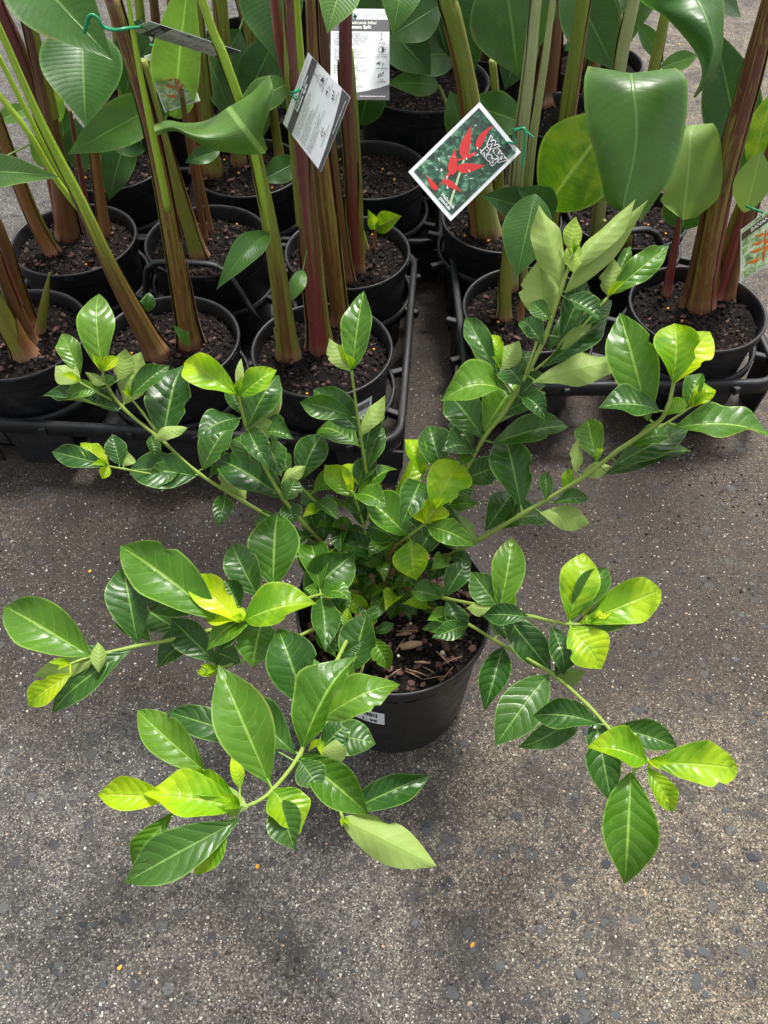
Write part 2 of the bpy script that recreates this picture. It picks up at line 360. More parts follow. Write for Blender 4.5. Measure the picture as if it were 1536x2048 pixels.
while cnt < 290:
    px, py = rnd.uniform(-20, 1556), 2060-abs(rnd.gauss(0, 520))
    if px < 900 and rnd.random() < .45: continue
    p = U(px, py, 0)
    if py < 100 or not pot_clear(p): continue
    big = rnd.random() < .3
    L = rnd.uniform(.007, .0125)*(.75 if px < 900 else 1) if big else rnd.uniform(.003, .0065)
    share('stone', rnd.choice(stones), ground, (p.x, p.y, .0004), (0, 0, rnd.uniform(0, 6.3)), (L, L*rnd.uniform(.5, .85), L*.30)); cnt += 1
def gravel(name, N, rmin, rmax, mat, pick, parent, zfun, kind='stuff', hz=.6):
    t = [(0, 0, 1), (.9, 0, .1), (-.45, .78, .1), (-.45, -.78, .1), (.3, .5, .55), (-.6, 0, .55), (.3, -.5, .55), (0, 0, -.5)]
    base = np.array([(math.cos(a)*q, math.sin(a)*q, z) for q, z in ((1.0, 0.0), (.68, .72)) for a in [k*math.pi/3 for k in range(6)]] + [(0, 0, .95)])
    fb = [(k, (k+1) % 6, 6+(k+1) % 6, 6+k) for k in range(6)] + [(6+k, 6+(k+1) % 6, 12) for k in range(6)]
    vs, fs = [], []
    P = pick(N)
    for i, (x, y) in enumerate(P):
        r = rmin*(rmax/rmin)**(nrng.random()**1.6); a = nrng.uniform(0, 6.3); e = nrng.uniform(.55, 1)
        q = base*np.array([r, r*e, r*hz])*(1+nrng.uniform(-.2, .2, (13, 1)))
        c, s_ = math.cos(a), math.sin(a)
        z = zfun(x, y)
        vs.append(np.c_[q[:, 0]*c-q[:, 1]*s_+x, q[:, 0]*s_+q[:, 1]*c+y, q[:, 2]+z]); 
        fs += [tuple(j+13*i for j in f) for f in fb]
    V = np.vstack(vs)
    me = bpy.data.meshes.new(name); org = W(parent)
    me.from_pydata((V-np.array(org)).tolist(), [], fs); me.materials.append(mat); me.update()
    me.polygons.foreach_set('use_smooth', [True]*len(me.polygons))
    o = put(bpy.data.objects.new(name, me), org.copy(), parent); o['kind'] = kind; return o
def pebble_mat():
    s = NT('pale_pebbles'); g = s.n('NewGeometry').outputs['Random Per Island']
    return s.set(Base_Color=s.ramp(g, [(.0, (.06, .055, .05)), (.3, (.17, .15, .125)), (.6, (.30, .27, .225)), (.95, (.56, .53, .46)), (.985, (.5, .27, .14))]), Roughness=.55)
def pick_ground(N):
    out = []
    while len(out) < N:
        px, py = nrng.uniform(-40, 1576), nrng.uniform(120, 2070)
        p = U(px, py, 0)
        if pot_clear(p): out.append((p.x, p.y))
    return out
gravel('gravel', 12000, .0009, .0026, pebble_mat(), pick_ground, ground, lambda x, y: -.0004)
def pick_spill(N):
    out = []
    while len(out) < N:
        px, py = nrng.uniform(-20, 1550), nrng.normal(960, 90)
        p = U(px, py, 0)
        if pot_clear(p) and mnoise.noise((p.x*7, p.y*7, 0)) > -.05: out.append((p.x, p.y))
    return out
gravel('spilled_potting_mix', 700, .0009, .0038, CRUMB, pick_spill, ground, lambda x, y: 0.0, hz=.6)
for (px, py), c in (((180, 1143), ORANGE), ((1358, 88), ORANGE), ((945, 1890), ORANGE), ((515, 1733), ORANGE), ((240, 1935), ORANGE), ((1450, 105), ORANGE)):
    p = U(px, py, 0); me = chip_mesh('flake', 6, c, px, .4)
    o = share('dry_leaf_flake', me, None, (p.x, p.y, .0012), (.05, .04, 1.0), (.007 if py < 200 else .0045, .0045 if py < 200 else .003, .0016))
    tag(o, {180: 'tiny amber flake on the grey ground beside the gardenia', 1358: 'orange flake on the bright ground past the trays beside a white sunny patch', 945: 'tan flake on bare concrete below the gardenia pot', 515: 'amber flake under the big glossy leaf cluster', 240: 'pale orange chip on grey concrete', 1450: 'small orange flake near the sunny strip beyond the trays'}[px], 'flake', 'flakes on the ground')

# ------------------------------------------------------------------ leaves
def leaf(name, B, T, wpx, mat, parent, side=0, roll=0.0, fold=.18, bend=.07, wave=.03, p=1.15, q=.85, under=False, start=None, cam_w=.55, twist=0.0, curl=0.0, rows=16, cols=8, asym=0.0, bite=0.0, tipq=1.45):
    B, T = Vector(B), Vector(T); a = (T-B); L = a.length; a.normalize(); Mid = (B+T)/2
    v = (CAM-Mid).normalized(); d = depth(Mid)
    nc = (v-a*v.dot(a)).normalized(); up = Vector((0, 0, 1)); nu = (up-a*up.dot(a))
    nu = nu.normalized() if nu.length > .15 else nc
    n = (nc*cam_w+nu*(1-cam_w)).normalized(); n = Matrix.Rotation(roll, 3, a) @ n
    e = a.cross(v).normalized(); S = a.cross(n)
    half = wpx*d/F/2/max(.5, abs(S.dot(e)))
    if under: n = -n; S = -S
    ph, fr = rnd.uniform(0, 6.3), rnd.uniform(1.3, 2.3)
    vs, uv = [], []
    rowsT = [i/rows for i in range(rows+1)]
    pet = []
    if start is not None and (Vector(start)-B).length > .003: pet = [Vector(start)]
    lift = bend*(-1 if under else 1)
    for t in rowsT:
        c = B + a*(L*t) + n*(L*lift*4*t*(1-t)) - n*(L*curl*max(0, t-.55)**2*4)
        sn = math.sin(math.pi*min(1, t**p)); wv = max(sn**(q if t**p < .5 else q*tipq), .035 if t < .5 else .0)
        if t == 0: wv = .05
        tw = twist*(t-.3); n2 = Matrix.Rotation(tw, 3, a) @ n; S2 = a.cross(n2)
        for k in range(cols+1):
            x = 2*k/cols-1; ws = 1+asym*x
            if bite and x > .9 and abs(t-bite) < .05: ws *= .8
            ax = abs(x)
            off = fold*ax*ax*.35+fold*ax*.65
            z = half*wv*off + L*wave*math.sin(fr*2*math.pi*t+ph+(1.7 if x > 0 else 0))*ax*ax*min(1, wv*1.2)
            xx = x*half*wv*ws*(1-.5*(fold*ax)**2*.5)
            vs.append(c+S2*xx+n2*z); uv.append((.5+x/2, t))
    fs = [(i*(cols+1)+k, i*(cols+1)+k+1, (i+1)*(cols+1)+k+1, (i+1)*(cols+1)+k) for i in range(rows) for k in range(cols)]
    if pet:   # leaf stalk
        r = max(.0008, half*.05); nb = len(vs); d_ = (B-pet[0]); m = d_.normalized(); s1 = m.orthogonal().normalized(); s2 = m.cross(s1)
        E1 = B + a*(L*.04)
        for c, rr in ((pet[0], r*1.3), (E1, r)):
            for k in range(5): vs.append(c+(s1*math.cos(k*1.2566)+s2*math.sin(k*1.2566))*rr); uv.append((.5, .5))
        fs += [(nb+k, nb+(k+1) % 5, nb+5+(k+1) % 5, nb+5+k) for k in range(5)]
    return mesh_obj(name, vs, fs, mat, parent, start if start is not None else B, uv)

# ------------------------------------------------------------------ the gardenia in its pot
PC = Vector((.0139, .546, 0)); PR, PH = .137, .265; SOILZ = .232
gard = thing('potted_gardenia', 'leafy gardenia shrub with dark and lime leaves in one black pot on bare concrete', 'potted plant', PC)
m = MB()
m.lathe(PC, [(.0, .004), (.112, .004), (.116, .0), (.118, .006), (.1285, .228), (.1300, .236)], 72)
pot = m.out('pot', FPOT, gard, PC)
m = MB()
m.lathe(PC, [(.1290, .235), (.1335, .236), (.1350, .240), (.1352, .2565), (.1362, .2575), (.1372, .2600), (.1368, .2642), (.1350, .2652), (.1330, .2645), (.1318, .2620), (.1300, .2400), (.1215, .12)], 72)
m.out('rim', FPOT, pot, PC)
def soil(parent, c, r, z, n=48, rings=14, amp=.006, seed=0):
    vs = [Vector((c.x, c.y, z+amp))]; fs = []
    for i in range(1, rings+1):
        for k in range(n):
            a = 2*math.pi*k/n; q = r*i/rings; x, y = c.x+q*math.cos(a), c.y+q*math.sin(a)
            vs.append(Vector((x, y, z+amp*(mnoise.noise((x*45+seed, y*45, 0))+.7*mnoise.noise((x*110, y*110+seed, 3))) - (.004 if i == rings else 0))))
    fs += [(0, 1+k, 1+(k+1) % n) for k in range(n)]
    fs += [(1+(i-1)*n+k, 1+i*n+k, 1+i*n+(k+1) % n, 1+(i-1)*n+(k+1) % n) for i in range(1, rings) for k in range(n)]
    return mesh_obj('soil', vs, fs, SOIL, parent, (c.x, c.y, z))
gs = soil(gard, PC, .1315, SOILZ, 72, 22, .006)
def pick_disc(c, r):
    def f(N):
        out = []
        for _ in range(N):
            a, q = nrng.uniform(0, 6.28), r*math.sqrt(nrng.random()); out.append((c.x+q*math.cos(a), c.y+q*math.sin(a)))
        return out
    return f
gravel('soil_crumbs', 2200, .0012, .0045, CRUMB, pick_disc(PC, .127), gs, lambda x, y: SOILZ+.002, hz=.7)
barks = [chip_mesh('bark_chip', k, BARK, 70+k, .3, .35) for k in (5, 6, 7, 8)]
for i in range(150):
    a, q = rnd.uniform(0, 6.28), .122*math.sqrt(rnd.random()); L = rnd.uniform(.0035, .0085)
    share('bark_chip', rnd.choice(barks), gs, (PC.x+q*math.cos(a), PC.y+q*math.sin(a), SOILZ+.005+rnd.uniform(0, .003)), (rnd.uniform(-.35, .35), rnd.uniform(-.35, .35), rnd.uniform(0, 6.3)), (L, L*rnd.uniform(.5, .95), L*.6))
def splinter(i, px, py, L, ang, wd=.0012):
    c = U(px, py, SOILZ+.008); dx, dy = math.cos(ang)*L/2, math.sin(ang)*L/2
    b = MB(); b.tube([c-Vector((dx, dy, .001)), c+Vector((0, 0, .0012)), c+Vector((dx, dy, 0))], [wd*.7, wd, wd*.5], 5, squash=.6); b.out('straw', STRAW, gs)
for i, (px, py, L, an, wd) in enumerate([(815, 1262, .03, 0, .0014), (808, 1268, .022, .1, .003), (822, 1290, .030, .2, .0065), (766, 1252, .022, .3, .003), (835, 1345, .034, -.35, .0012), (828, 1350, .028, -.5, .001), (885, 1315, .026, -.9, .0011), (893, 1350, .030, .9, .001), (845, 1325, .022, -.1, .0022), (800, 1290, .025, 1.0, .0009), (905, 1320, .03, .4, .0008), (870, 1355, .03, .15, .0008), (858, 1340, .02, -.6, .0008), (640, 1280, .03, -.4, .001), (655, 1290, .02, .3, .001), (790, 1345, .02, .6, .0009)]):
    splinter(i, px, py, L, an, wd)
ball = chip_mesh('fertiliser_prill', 8, PRILL, 5, .8, .05)
for px, py in ((885, 1306), (821, 1247), (674, 1296), (797, 1312), (783, 1186), (932, 1243)):
    p = U(px, py, SOILZ+.008); share('fertiliser_prill', ball, gs, p, (0, 0, 0), (.0036 if px == 885 else .0022,)*3)
# price label stuck round the pot
def pot_label(pot_o, c, r_at, a0, a1, z0, z1, tilt=0.0, text=None, bars=True, group=None):
    n = 10; b = MB(); v = []
    for j in (0, 1):
        for i in range(n+1):
            t = i/n; a = a0+(a1-a0)*t; z = (z0, z1)[j] + tilt*(t-.5); r = r_at(z)+.0008; v.append((c.x+r*math.cos(a), c.y+r*math.sin(a), z))
    b.add(v, [(i, i+1, n+2+i, n+1+i) for i in range(n)]); L = b.out('price_label', CARD, pot_o)
    def strip(t0, t1, w0, w1, mat, nm):
        q = []
        for w_ in (w0, w1):
            for t in (t0, t1):
                a = a0+(a1-a0)*t; z = z0+(z1-z0)*w_+tilt*(t-.5); r = r_at(z)+.0013; q.append((c.x+r*math.cos(a), c.y+r*math.sin(a), z))
        k = MB(); k.add(q, [(0, 1, 3, 2)]); return k
    if bars:
        k = MB(); t = .12
        while t < .82:
            wdt = rnd.choice((.012, .02, .035)); s_ = strip(t, t+wdt, .55, .85, INKB, 'x'); k.add(s_.v, s_.f); t += wdt+rnd.choice((.012, .022))
        k.out('barcode', INKB, L, smooth=False)
    return L
TEXTS = []
def text3d(body, size, M, mat, parent, bold=0.0, shear=0.0, align='LEFT', name='lettering', justify=0):
    cu = bpy.data.curves.new('txt', 'FONT'); cu.body = body; cu.size = size; cu.offset = bold; cu.shear = shear; cu.align_x = align
    cu.resolution_u = 2
    o = bpy.data.objects.new('txt', cu); scene.collection.objects.link(o); TEXTS.append((o, M, mat, parent, name))
def flush_texts():
    bpy.context.view_layer.update(); dg = bpy.context.evaluated_depsgraph_get()
    for o, M, mat, parent, name in TEXTS:
        me = bpy.data.meshes.new_from_object(o.evaluated_get(dg)); me.materials.clear(); me.materials.append(mat)
        me.transform(M); org = M.translation.copy(); me.transform(Matrix.Translation(-org)); me.name = name
        put(bpy.data.objects.new(name, me), org, parent)
    for o, *_ in TEXTS: bpy.data.objects.remove(o)
    TEXTS.clear()
def frame_M(o, x, y, n): 
    M = Matrix((x, y, n)).transposed().to_4x4(); M.translation = o; return M
fr = lambda z: .118+(.1285-.118)*z/.228
gl = pot_label(pot, PC, fr, R(233), R(264), .138, .183, -.006)
for body, t, w_, sz in (('1.99', .50, .12, .013),):
    for i, ch in enumerate(body):
        a = R(233)+R(31)*(t+.085*i); z = .138+.045*w_-.006*(t+.085*i-.5); r = fr(z)+.0014
        nrm = Vector((math.cos(a), math.sin(a), 0)); xx = Vector((-math.sin(a), math.cos(a), 0))
        text3d(ch, sz, frame_M(Vector((PC.x, PC.y, z))+nrm*r, xx, Vector((0, 0, 1)), nrm), INKB, gl, .0003)

# branches: pixel x, y, height, radius in mm
BR = {
 'a': [(735, 1175, .235, 4.5), (700, 1130, .27, 3.5), (660, 1102, .30, 3.0), (560, 1045, .335, 2.5), (490, 1005, .36, 2.4), (395, 945, .40, 2.4), (325, 882, .435, 2.3), (245, 815, .47, 2.2), (212, 765, .505, 1.8), (205, 742, .52, 1.3)],
 'a2': [(232, 805, .475, 1.5), (195, 785, .495, 1.4), (160, 765, .51, 1.2)],
 'a3': [(318, 872, .438, 1.7), (285, 825, .465, 1.6), (260, 795, .485, 1.3)],
 'a4': [(395, 950, .40, 1.6), (320, 950, .41, 1.4), (248, 938, .43, 1.3), (215, 932, .44, 1.2)],
 'b': [(745, 1170, .235, 4.5), (705, 1130, .275, 3.4), (645, 1085, .315, 2.8), (565, 995, .39, 2.5), (510, 895, .465, 2.2), (490, 845, .505, 2.0), (477, 792, .54, 1.7)],
 'c': [(750, 1165, .235, 4.0), (720, 1090, .29, 2.4), (640, 1012, .35, 2.0), (590, 960, .39, 1.8), (540, 890, .43, 1.7), (515, 862, .45, 1.5)],
 'd': [(752, 1165, .235, 4.0), (745, 1060, .31, 2.2), (733, 945, .40, 2.0), (719, 860, .47, 1.8), (703, 742, .55, 1.5)],
 'e': [(765, 1165, .235, 4.5), (770, 1130, .28, 3.0), (790, 1095, .33, 2.4), (818, 1072, .365, 2.2), (852, 1045, .41, 2.0), (868, 1020, .43, 1.6)],
 'f': [(755, 1160, .235, 3.5), (735, 1080, .31, 2.0), (712, 1000, .375, 1.6), (702, 985, .39, 1.3)],
 'g': [(765, 1160, .235, 3.5), (785, 1060, .32, 2.0), (830, 985, .39, 1.7), (848, 945, .42, 1.4)],
 'h': [(770, 1165, .235, 5.0), (820, 1100, .29, 3.4), (870, 1045, .34, 2.7), (925, 955, .42, 2.6), (965, 880, .475, 2.5), (1010, 822, .52, 2.5), (1062, 732, .575, 2.6), (1092, 670, .61, 2.6), (1125, 570, .66, 2.2), (1147, 508, .69, 1.5)],
 'h2': [(1050, 750, .57, 1.6), (1075, 680, .60, 1.5), (1087, 640, .62, 1.3)],
 'h3': [(1070, 740, .575, 1.6), (1140, 680, .60, 1.5), (1215, 595, .64, 1.3)],
 'h4': [(1030, 790, .54, 1.4), (1012, 765, .55, 1.2), (999, 738, .565, 1.0)],
 'i': [(775, 1170, .235, 5.0), (815, 1150, .27, 3.8), (875, 1122, .32, 3.0), (960, 1078, .37, 2.8), (1045, 1028, .425, 2.7), (1165, 955, .485, 2.5), (1235, 902, .525, 2.6), (1310, 850, .565, 2.6), (1335, 815, .59, 2.3), (1348, 762, .615, 2.0)],
 'i2': [(1235, 905, .525, 1.7), (1320, 855, .55, 1.6), (1385, 812, .575, 1.2)],
 'j': [(780, 1175, .235, 4.5), (820, 1178, .28, 2.6), (888, 1196, .325, 2.2), (992, 1217, .375, 2.1), (1070, 1235, .405, 2.1), (1140, 1249, .43, 2.0), (1178, 1245, .44, 1.4)],
 'k': [(775, 1180, .235, 4.0), (810, 1195, .255, 2.6), (850, 1210, .275, 2.3), (935, 1248, .315, 2.1), (1005, 1290, .345, 2.1), (1100, 1345, .385, 2.1), (1175, 1410, .42, 2.0), (1235, 1475, .445, 1.9), (1298, 1522, .465, 1.5)],
 'l': [(735, 1185, .235, 4.5), (690, 1195, .265, 3.0), (620, 1205, .31, 2.6), (520, 1232, .355, 2.3), (430, 1258, .38, 2.2), (340, 1280, .405, 2.1), (270, 1293, .42, 2.1), (180, 1314, .44, 1.8), (140, 1328, .45, 1.2)],
 'm': [(735, 1195, .235, 4.0), (690, 1230, .27, 2.6), (630, 1257, .305, 2.3), (560, 1290, .335, 2.1), (490, 1320, .365, 2.0), (432, 1338, .385, 1.5)],
 'n': [(735, 1185, .24, 3.5), (660, 1185, .31, 2.2), (560, 1215, .385, 2.0), (488, 1240, .43, 1.5)],
 'o': [(745, 1195, .235, 4.5), (715, 1240, .285, 2.8), (670, 1330, .36, 2.5), (630, 1430, .425, 2.0), (600, 1508, .475, 2.0), (545, 1580, .51, 1.8), (505, 1608, .525, 1.5), (480, 1612, .535, 1.2)],
 'p': [(755, 1200, .235, 3.5), (735, 1300, .27, 2.0), (690, 1450, .32, 1.9), (665, 1560, .36, 1.8), (685, 1635, .375, 1.4)],
 'q': [(760, 1190, .235, 2.6), (740, 1270, .26, 1.6), (705, 1345, .30, 1.4), (660, 1430, .335, 1.3), (640, 1480, .345, 1.1)],
}
BP = {}
for bid, pts in BR.items():
    P = [U(x, y, z) for x, y, z, r in pts]
    sm = smooth_path([tuple(p)+(q[3]*.001, q[0], q[1], q[2]) for p, q in zip(P, pts)], 5)
    pos = [Vector(s_[:3]) for s_ in sm]; rad = [max(.0007, s_[3]) for s_ in sm]
    for i in range(len(rad)):
        if i % 5 == 0 and i: rad[i] *= 1.28       # swollen nodes where leaves sit
    b = MB(); b.tube(pos, rad, 8, v0=.0 if len(pts) > 4 else .12); o = b.out('branch', TWIG, gard, pos[0])
    BP[bid] = (o, pos, [(768+F*(q-CAM).dot(cR)/depth(q), 1024-F*(q-CAM).dot(cU)/depth(q)) for q in pos])
# stubby woody trunks at the soil
for (xa, ya, za), (xb, yb, zb), r in (((752, 1200, .225), (742, 1150, .29), .0055), ((762, 1198, .225), (785, 1140, .285), .0065), ((748, 1203, .225), (660, 1195, .285), .0048), ((757, 1205, .225), (735, 1235, .27), .0045), ((765, 1200, .225), (800, 1160, .27), .005)):
    b = MB(); A, B_ = U(xa, ya, za), U(xb, yb, zb); mid = (A+B_)/2+Vector((0, 0, .006)); pts = [Vector(q) for q in smooth_path([A, mid, B_], 4)]
    b.tube(pts, [r*(1.15-.45*i/8)*(1+.12*math.sin(i*2.1)) for i in range(9)], 8); b.out('trunk', TRUNK, gard)

# leaves: branch, base x y, tip x y, width, tone (+u = underside towards us), options
K = 0.6
LV = """
a 205 745 192 575 64 M k.8
a2 160 748 123 665 42 M k.7
a2 158 765 112 735 44 Mu
a 238 822 85 792 44 D r.5 w.07
a 203 742 209 690 15 Yu
a 206 742 238 714 26 Y
a 212 768 172 750 20 Mu r.4
a 212 768 228 752 22 M
a 248 808 286 708 60 Mu k.9
a 240 760 252 700 40 Mu k.9
a 326 878 362 722 86 D k.75
a3 262 793 338 728 42 D
a 308 880 376 857 26 Mu b.2
a 302 872 312 918 26 D
a4 216 932 103 903 42 D
a4 218 931 160 885 34 Y
a4 218 933 204 958 24 Y
a4 240 930 224 868 40 D k.9
a4 246 932 256 903 36 Mu k.9
a4 392 952 252 938 76 D k.3
a 405 940 467 842 58 D k.8
a 490 1000 440 922 48 Mu k.8
a 560 1040 505 1050 34 D
b 476 793 357 712 64 L k.7
b 480 793 553 735 50 L k.7
b 478 790 482 716 16 Mu k1
b 494 855 556 740 62 D k.8
b 500 868 568 782 42 Mu k.8
b 486 828 456 768 38 D
b 494 865 548 845 52 Mu b.18
b 565 995 428 910 78 D
b 505 930 482 862 62 D
b 572 1000 592 955 40 D
b 575 1005 588 1045 42 D
c 598 962 645 862 60 D k.8
c 580 950 555 903 30 D
c 562 968 612 932 30 Mu b.2
c 640 1010 600 985 30 D
d 704 740 728 583 58 M k.85
d 700 742 658 683 42 Mu k.8
d 700 738 688 680 24 Y
d 717 862 625 770 64 D k.7
d 721 872 772 800 34 Mu b.15
d 730 945 765 850 40 D k.8
f 705 992 648 926 50 L
f 706 985 682 928 20 Y
f 755 985 672 926 38 L r.3
f 715 1000 745 960 30 L r.4
f 720 1030 700 985 40 D
g 786 1005 840 903 36 L r.4
g 846 950 810 872 44 L
g 848 945 842 915 16 Y
g 885 945 856 846 68 D
g 860 960 935 930 36 M
e 866 1018 926 917 80 L k.7 r-.2
e 850 1047 806 1007 34 Y r.6
e 852 1047 880 1002 58 Y k.6
e 815 1072 720 988 76 M
e 822 1080 830 1158 70 L r.3
e 800 1085 735 1050 50 D
e 790 1100 858 1120 36 D
e 745 1105 752 1058 54 M b.2
e 770 1120 662 1068 46 D
e 775 1130 720 1105 40 D
e 835 1115 868 1052 50 D
h 925 960 1008 930 54 D r.3
h 900 1000 948 965 36 D
h 965 878 890 780 66 D
h 968 862 1066 730 88 M k.65
h 985 888 1140 848 56 D k.3
h 1000 830 1098 780 40 D
i 1042 1015 1008 858 82 D k.8
i 970 1062 1030 980 56 D
i 955 1082 905 1030 34 Du
i 950 1085 880 1082 32 D
h 1045 770 1000 720 60 D
h4 1000 740 938 680 32 Lu
h4 998 738 985 662 24 L
h4 1000 738 1038 682 44 Mu k.9
h4 990 745 930 630 48 D
h4 1010 762 1060 700 44 D
h 1085 690 1040 632 40 D
h2 1086 642 1078 525 80 Mu k.9
h 1122 580 1076 412 62 Mu k1
h 1147 545 1148 478 36 Lu k1
h 1140 500 1152 436 40 Lu k1
h 1130 585 1282 418 52 Mu k.8 r.3
h 1145 540 1268 412 46 Mu k.8
h 1120 680 1172 560 54 D k.8
h3 1110 705 1210 602 40 Mu k.8
h3 1085 735 1226 622 46 D r.3
h3 1095 700 1195 588 40 D
h3 1160 655 1225 600 30 D
h 1065 765 1250 722 58 Mu b.12
h 1040 790 1088 745 40 D
h3 1218 590 1336 493 50 M k.8
h3 1216 592 1225 522 46 Mu k.9
h3 1222 588 1262 490 26 M
h 1100 640 1060 600 34 D
i 1296 842 1240 625 88 M k.9 w.04
i 1346 765 1352 640 84 L k.9
i 1350 765 1422 655 66 Y k.9
i2 1370 822 1405 738 40 M k.8
i2 1385 812 1425 768 38 Y w.08
i2 1380 815 1400 790 24 Y w.08
i 1335 830 1370 800 30 L
i2 1350 855 1548 875 66 M r-.35 b.12 w.05
i 1228 930 1385 848 60 D k.4
i 1212 948 1395 888 52 D k.3
i 1152 945 1152 880 24 Mu r.4
i 1165 948 1220 935 32 Mu b.15
i 1190 925 1205 892 14 L
i 1130 985 1140 935 24 L
i 1092 1000 1090 942 26 D k.8
i 1105 1008 1182 992 32 D
i 1080 1026 1180 1048 46 Mu b.15
i 900 1110 945 1130 32 D
i 885 1118 860 1160 40 D
j 890 1194 938 1120 44 D
j 884 1196 820 1180 44 D k.3
j 893 1198 925 1278 44 D
j 995 1215 942 1143 56 D
j 1000 1214 1025 1073 64 M k.7
j 990 1222 932 1216 28 Mu
j 1003 1222 1010 1278 40 D
j 1005 1224 1104 1345 62 D
j 1138 1242 1168 1105 74 L k.6
j 1160 1247 1340 1172 82 L k.3
j 1140 1255 1206 1336 80 L k.4
j 1172 1246 1178 1204 20 Yu
j 1182 1246 1226 1214 20 Y
k 940 1248 845 1258 36 D
k 1005 1294 970 1420 60 D k.4
k 1096 1350 990 1492 82 D k.4
k 1172 1412 1042 1500 50 D r-.3
k 1108 1345 1168 1345 52 Du
k 1112 1352 1150 1290 40 D
k 1188 1428 1222 1605 66 D k.3
k 1294 1522 1180 1490 78 L
k 1306 1524 1492 1538 82 L k.4
k 1262 1545 1250 1772 108 M k.5
k 1294 1535 1352 1628 46 L
k 1300 1540 1332 1604 20 Yu
l 180 1312 -8 1200 98 M
l 275 1286 245 1126 82 D k.6
l 192 1320 68 1352 42 Mu
l 145 1345 48 1414 50 Y
l 262 1300 95 1426 56 D
l 198 1345 195 1284 30 Mu r.5
m 432 1326 340 1235 62 D
m 440 1338 392 1345 24 L
n 440 1240 236 1085 104 M
n 410 1225 285 1185 70 D k.2
n 480 1246 372 1143 62 Y w.05
n 490 1240 632 1205 84 L r-.3 b.12
n 470 1246 486 1215 26 Y
n 480 1240 410 1235 40 Y r.4
l 546 1175 553 1018 94 M k.7
l 515 1192 460 1082 64 D
l 480 1215 450 1160 58 D
l 612 1196 708 1105 88 D
l 622 1160 618 1080 50 D
l 640 1208 678 1262 52 D
m 560 1290 500 1300 50 D
n 525 1240 504 1334 84 M k.3
m 480 1325 425 1300 50 D
o 612 1410 556 1255 104 D k.7
q 703 1342 735 1222 76 D k.8
q 745 1275 780 1340 42 M b.2
o 604 1498 706 1308 98 M k.8 r-.2
o 640 1440 798 1362 72 M
q 655 1468 752 1487 66 D
q 640 1500 600 1560 60 D
p 668 1535 672 1478 44 Mu
p 640 1500 700 1440 50 D
o 602 1514 740 1630 84 M k.5
p 695 1625 860 1550 62 D r-.2
p 682 1637 872 1732 76 Mu k.5 b.12
o 545 1580 600 1668 82 L k.3 r-.3
o 538 1566 436 1328 108 M k.75
o 410 1542 270 1418 74 M
o 590 1508 455 1392 84 D k.4
o 520 1480 325 1420 60 D k.2
o 478 1615 288 1590 88 L k.5
o 345 1595 186 1588 66 Y
o 470 1595 360 1545 52 L
o 496 1616 404 1588 52 Mu
o 452 1652 390 1752 54 L
o 478 1640 248 1766 88 D k.5
o 345 1625 260 1736 50 M
o 480 1578 463 1514 24 L r.4
o 560 1600 590 1700 70 D k.1
o 600 1520 640 1580 60 D k.1
e 780 1140 800 1180 32 D
a 700 1140 650 1120 40 D
b 690 1120 655 1150 36 D
e 760 1130 700 1160 36 D
j 800 1185 835 1230 34 D
k 800 1195 780 1240 28 M
l 690 1200 655 1170 40 D
o 715 1245 690 1275 34 D
i 820 1148 790 1190 30 M
e 770 1150 740 1150 26 M
f 730 1080 770 1110 34 D
g 790 1055 830 1060 34 D
c 705 1070 670 1040 36 D
d 745 1060 780 1020 36 D
b 648 1083 656 985 50 D k.8
a 640 1090 606 1026 34 D
"""
RESC = {}
for ln in LV.strip().splitlines():
    t = ln.split(); bid = t[0]; bx, by, tx, ty, wd = map(float, t[1:6]); tone = t[6]; opt = {}
    for q in t[7:]: opt[q[0]] = float(q[1:])
    o, pos, pix = BP[bid]
    i = min(range(len(pix)), key=lambda j: (pix[j][0]-bx)**2+(pix[j][1]-by)**2)
    st = pos[i]; z = st.z + .002
    B = U(bx, by, z)
    k = opt.get('k', K) + rnd.uniform(-.08, .08)
    Th = U(tx, ty, B.z); d = ray(tx, ty); dB = depth(B); Tp = CAM + d*dB
    T = Th.lerp(Tp, k)
    und = tone.endswith('u'); tone = tone[0]
    leaf('leaf', B, T, wd*1.1, G[tone], o, roll=opt.get('r', 0)+rnd.uniform(-.16, .16), fold=opt.get('f', rnd.uniform(.15, .75)), bend=opt.get('b', rnd.uniform(.04, .16)), wave=opt.get('w', rnd.uniform(.02, .06)), p=rnd.uniform(1.0, 1.22), q=rnd.uniform(.66, .82), under=und, start=st, twist=rnd.uniform(-.8, .8), curl=rnd.uniform(-.05, .3), bite=rnd.choice((0, 0, 0, 0, 0, .4, .62)))

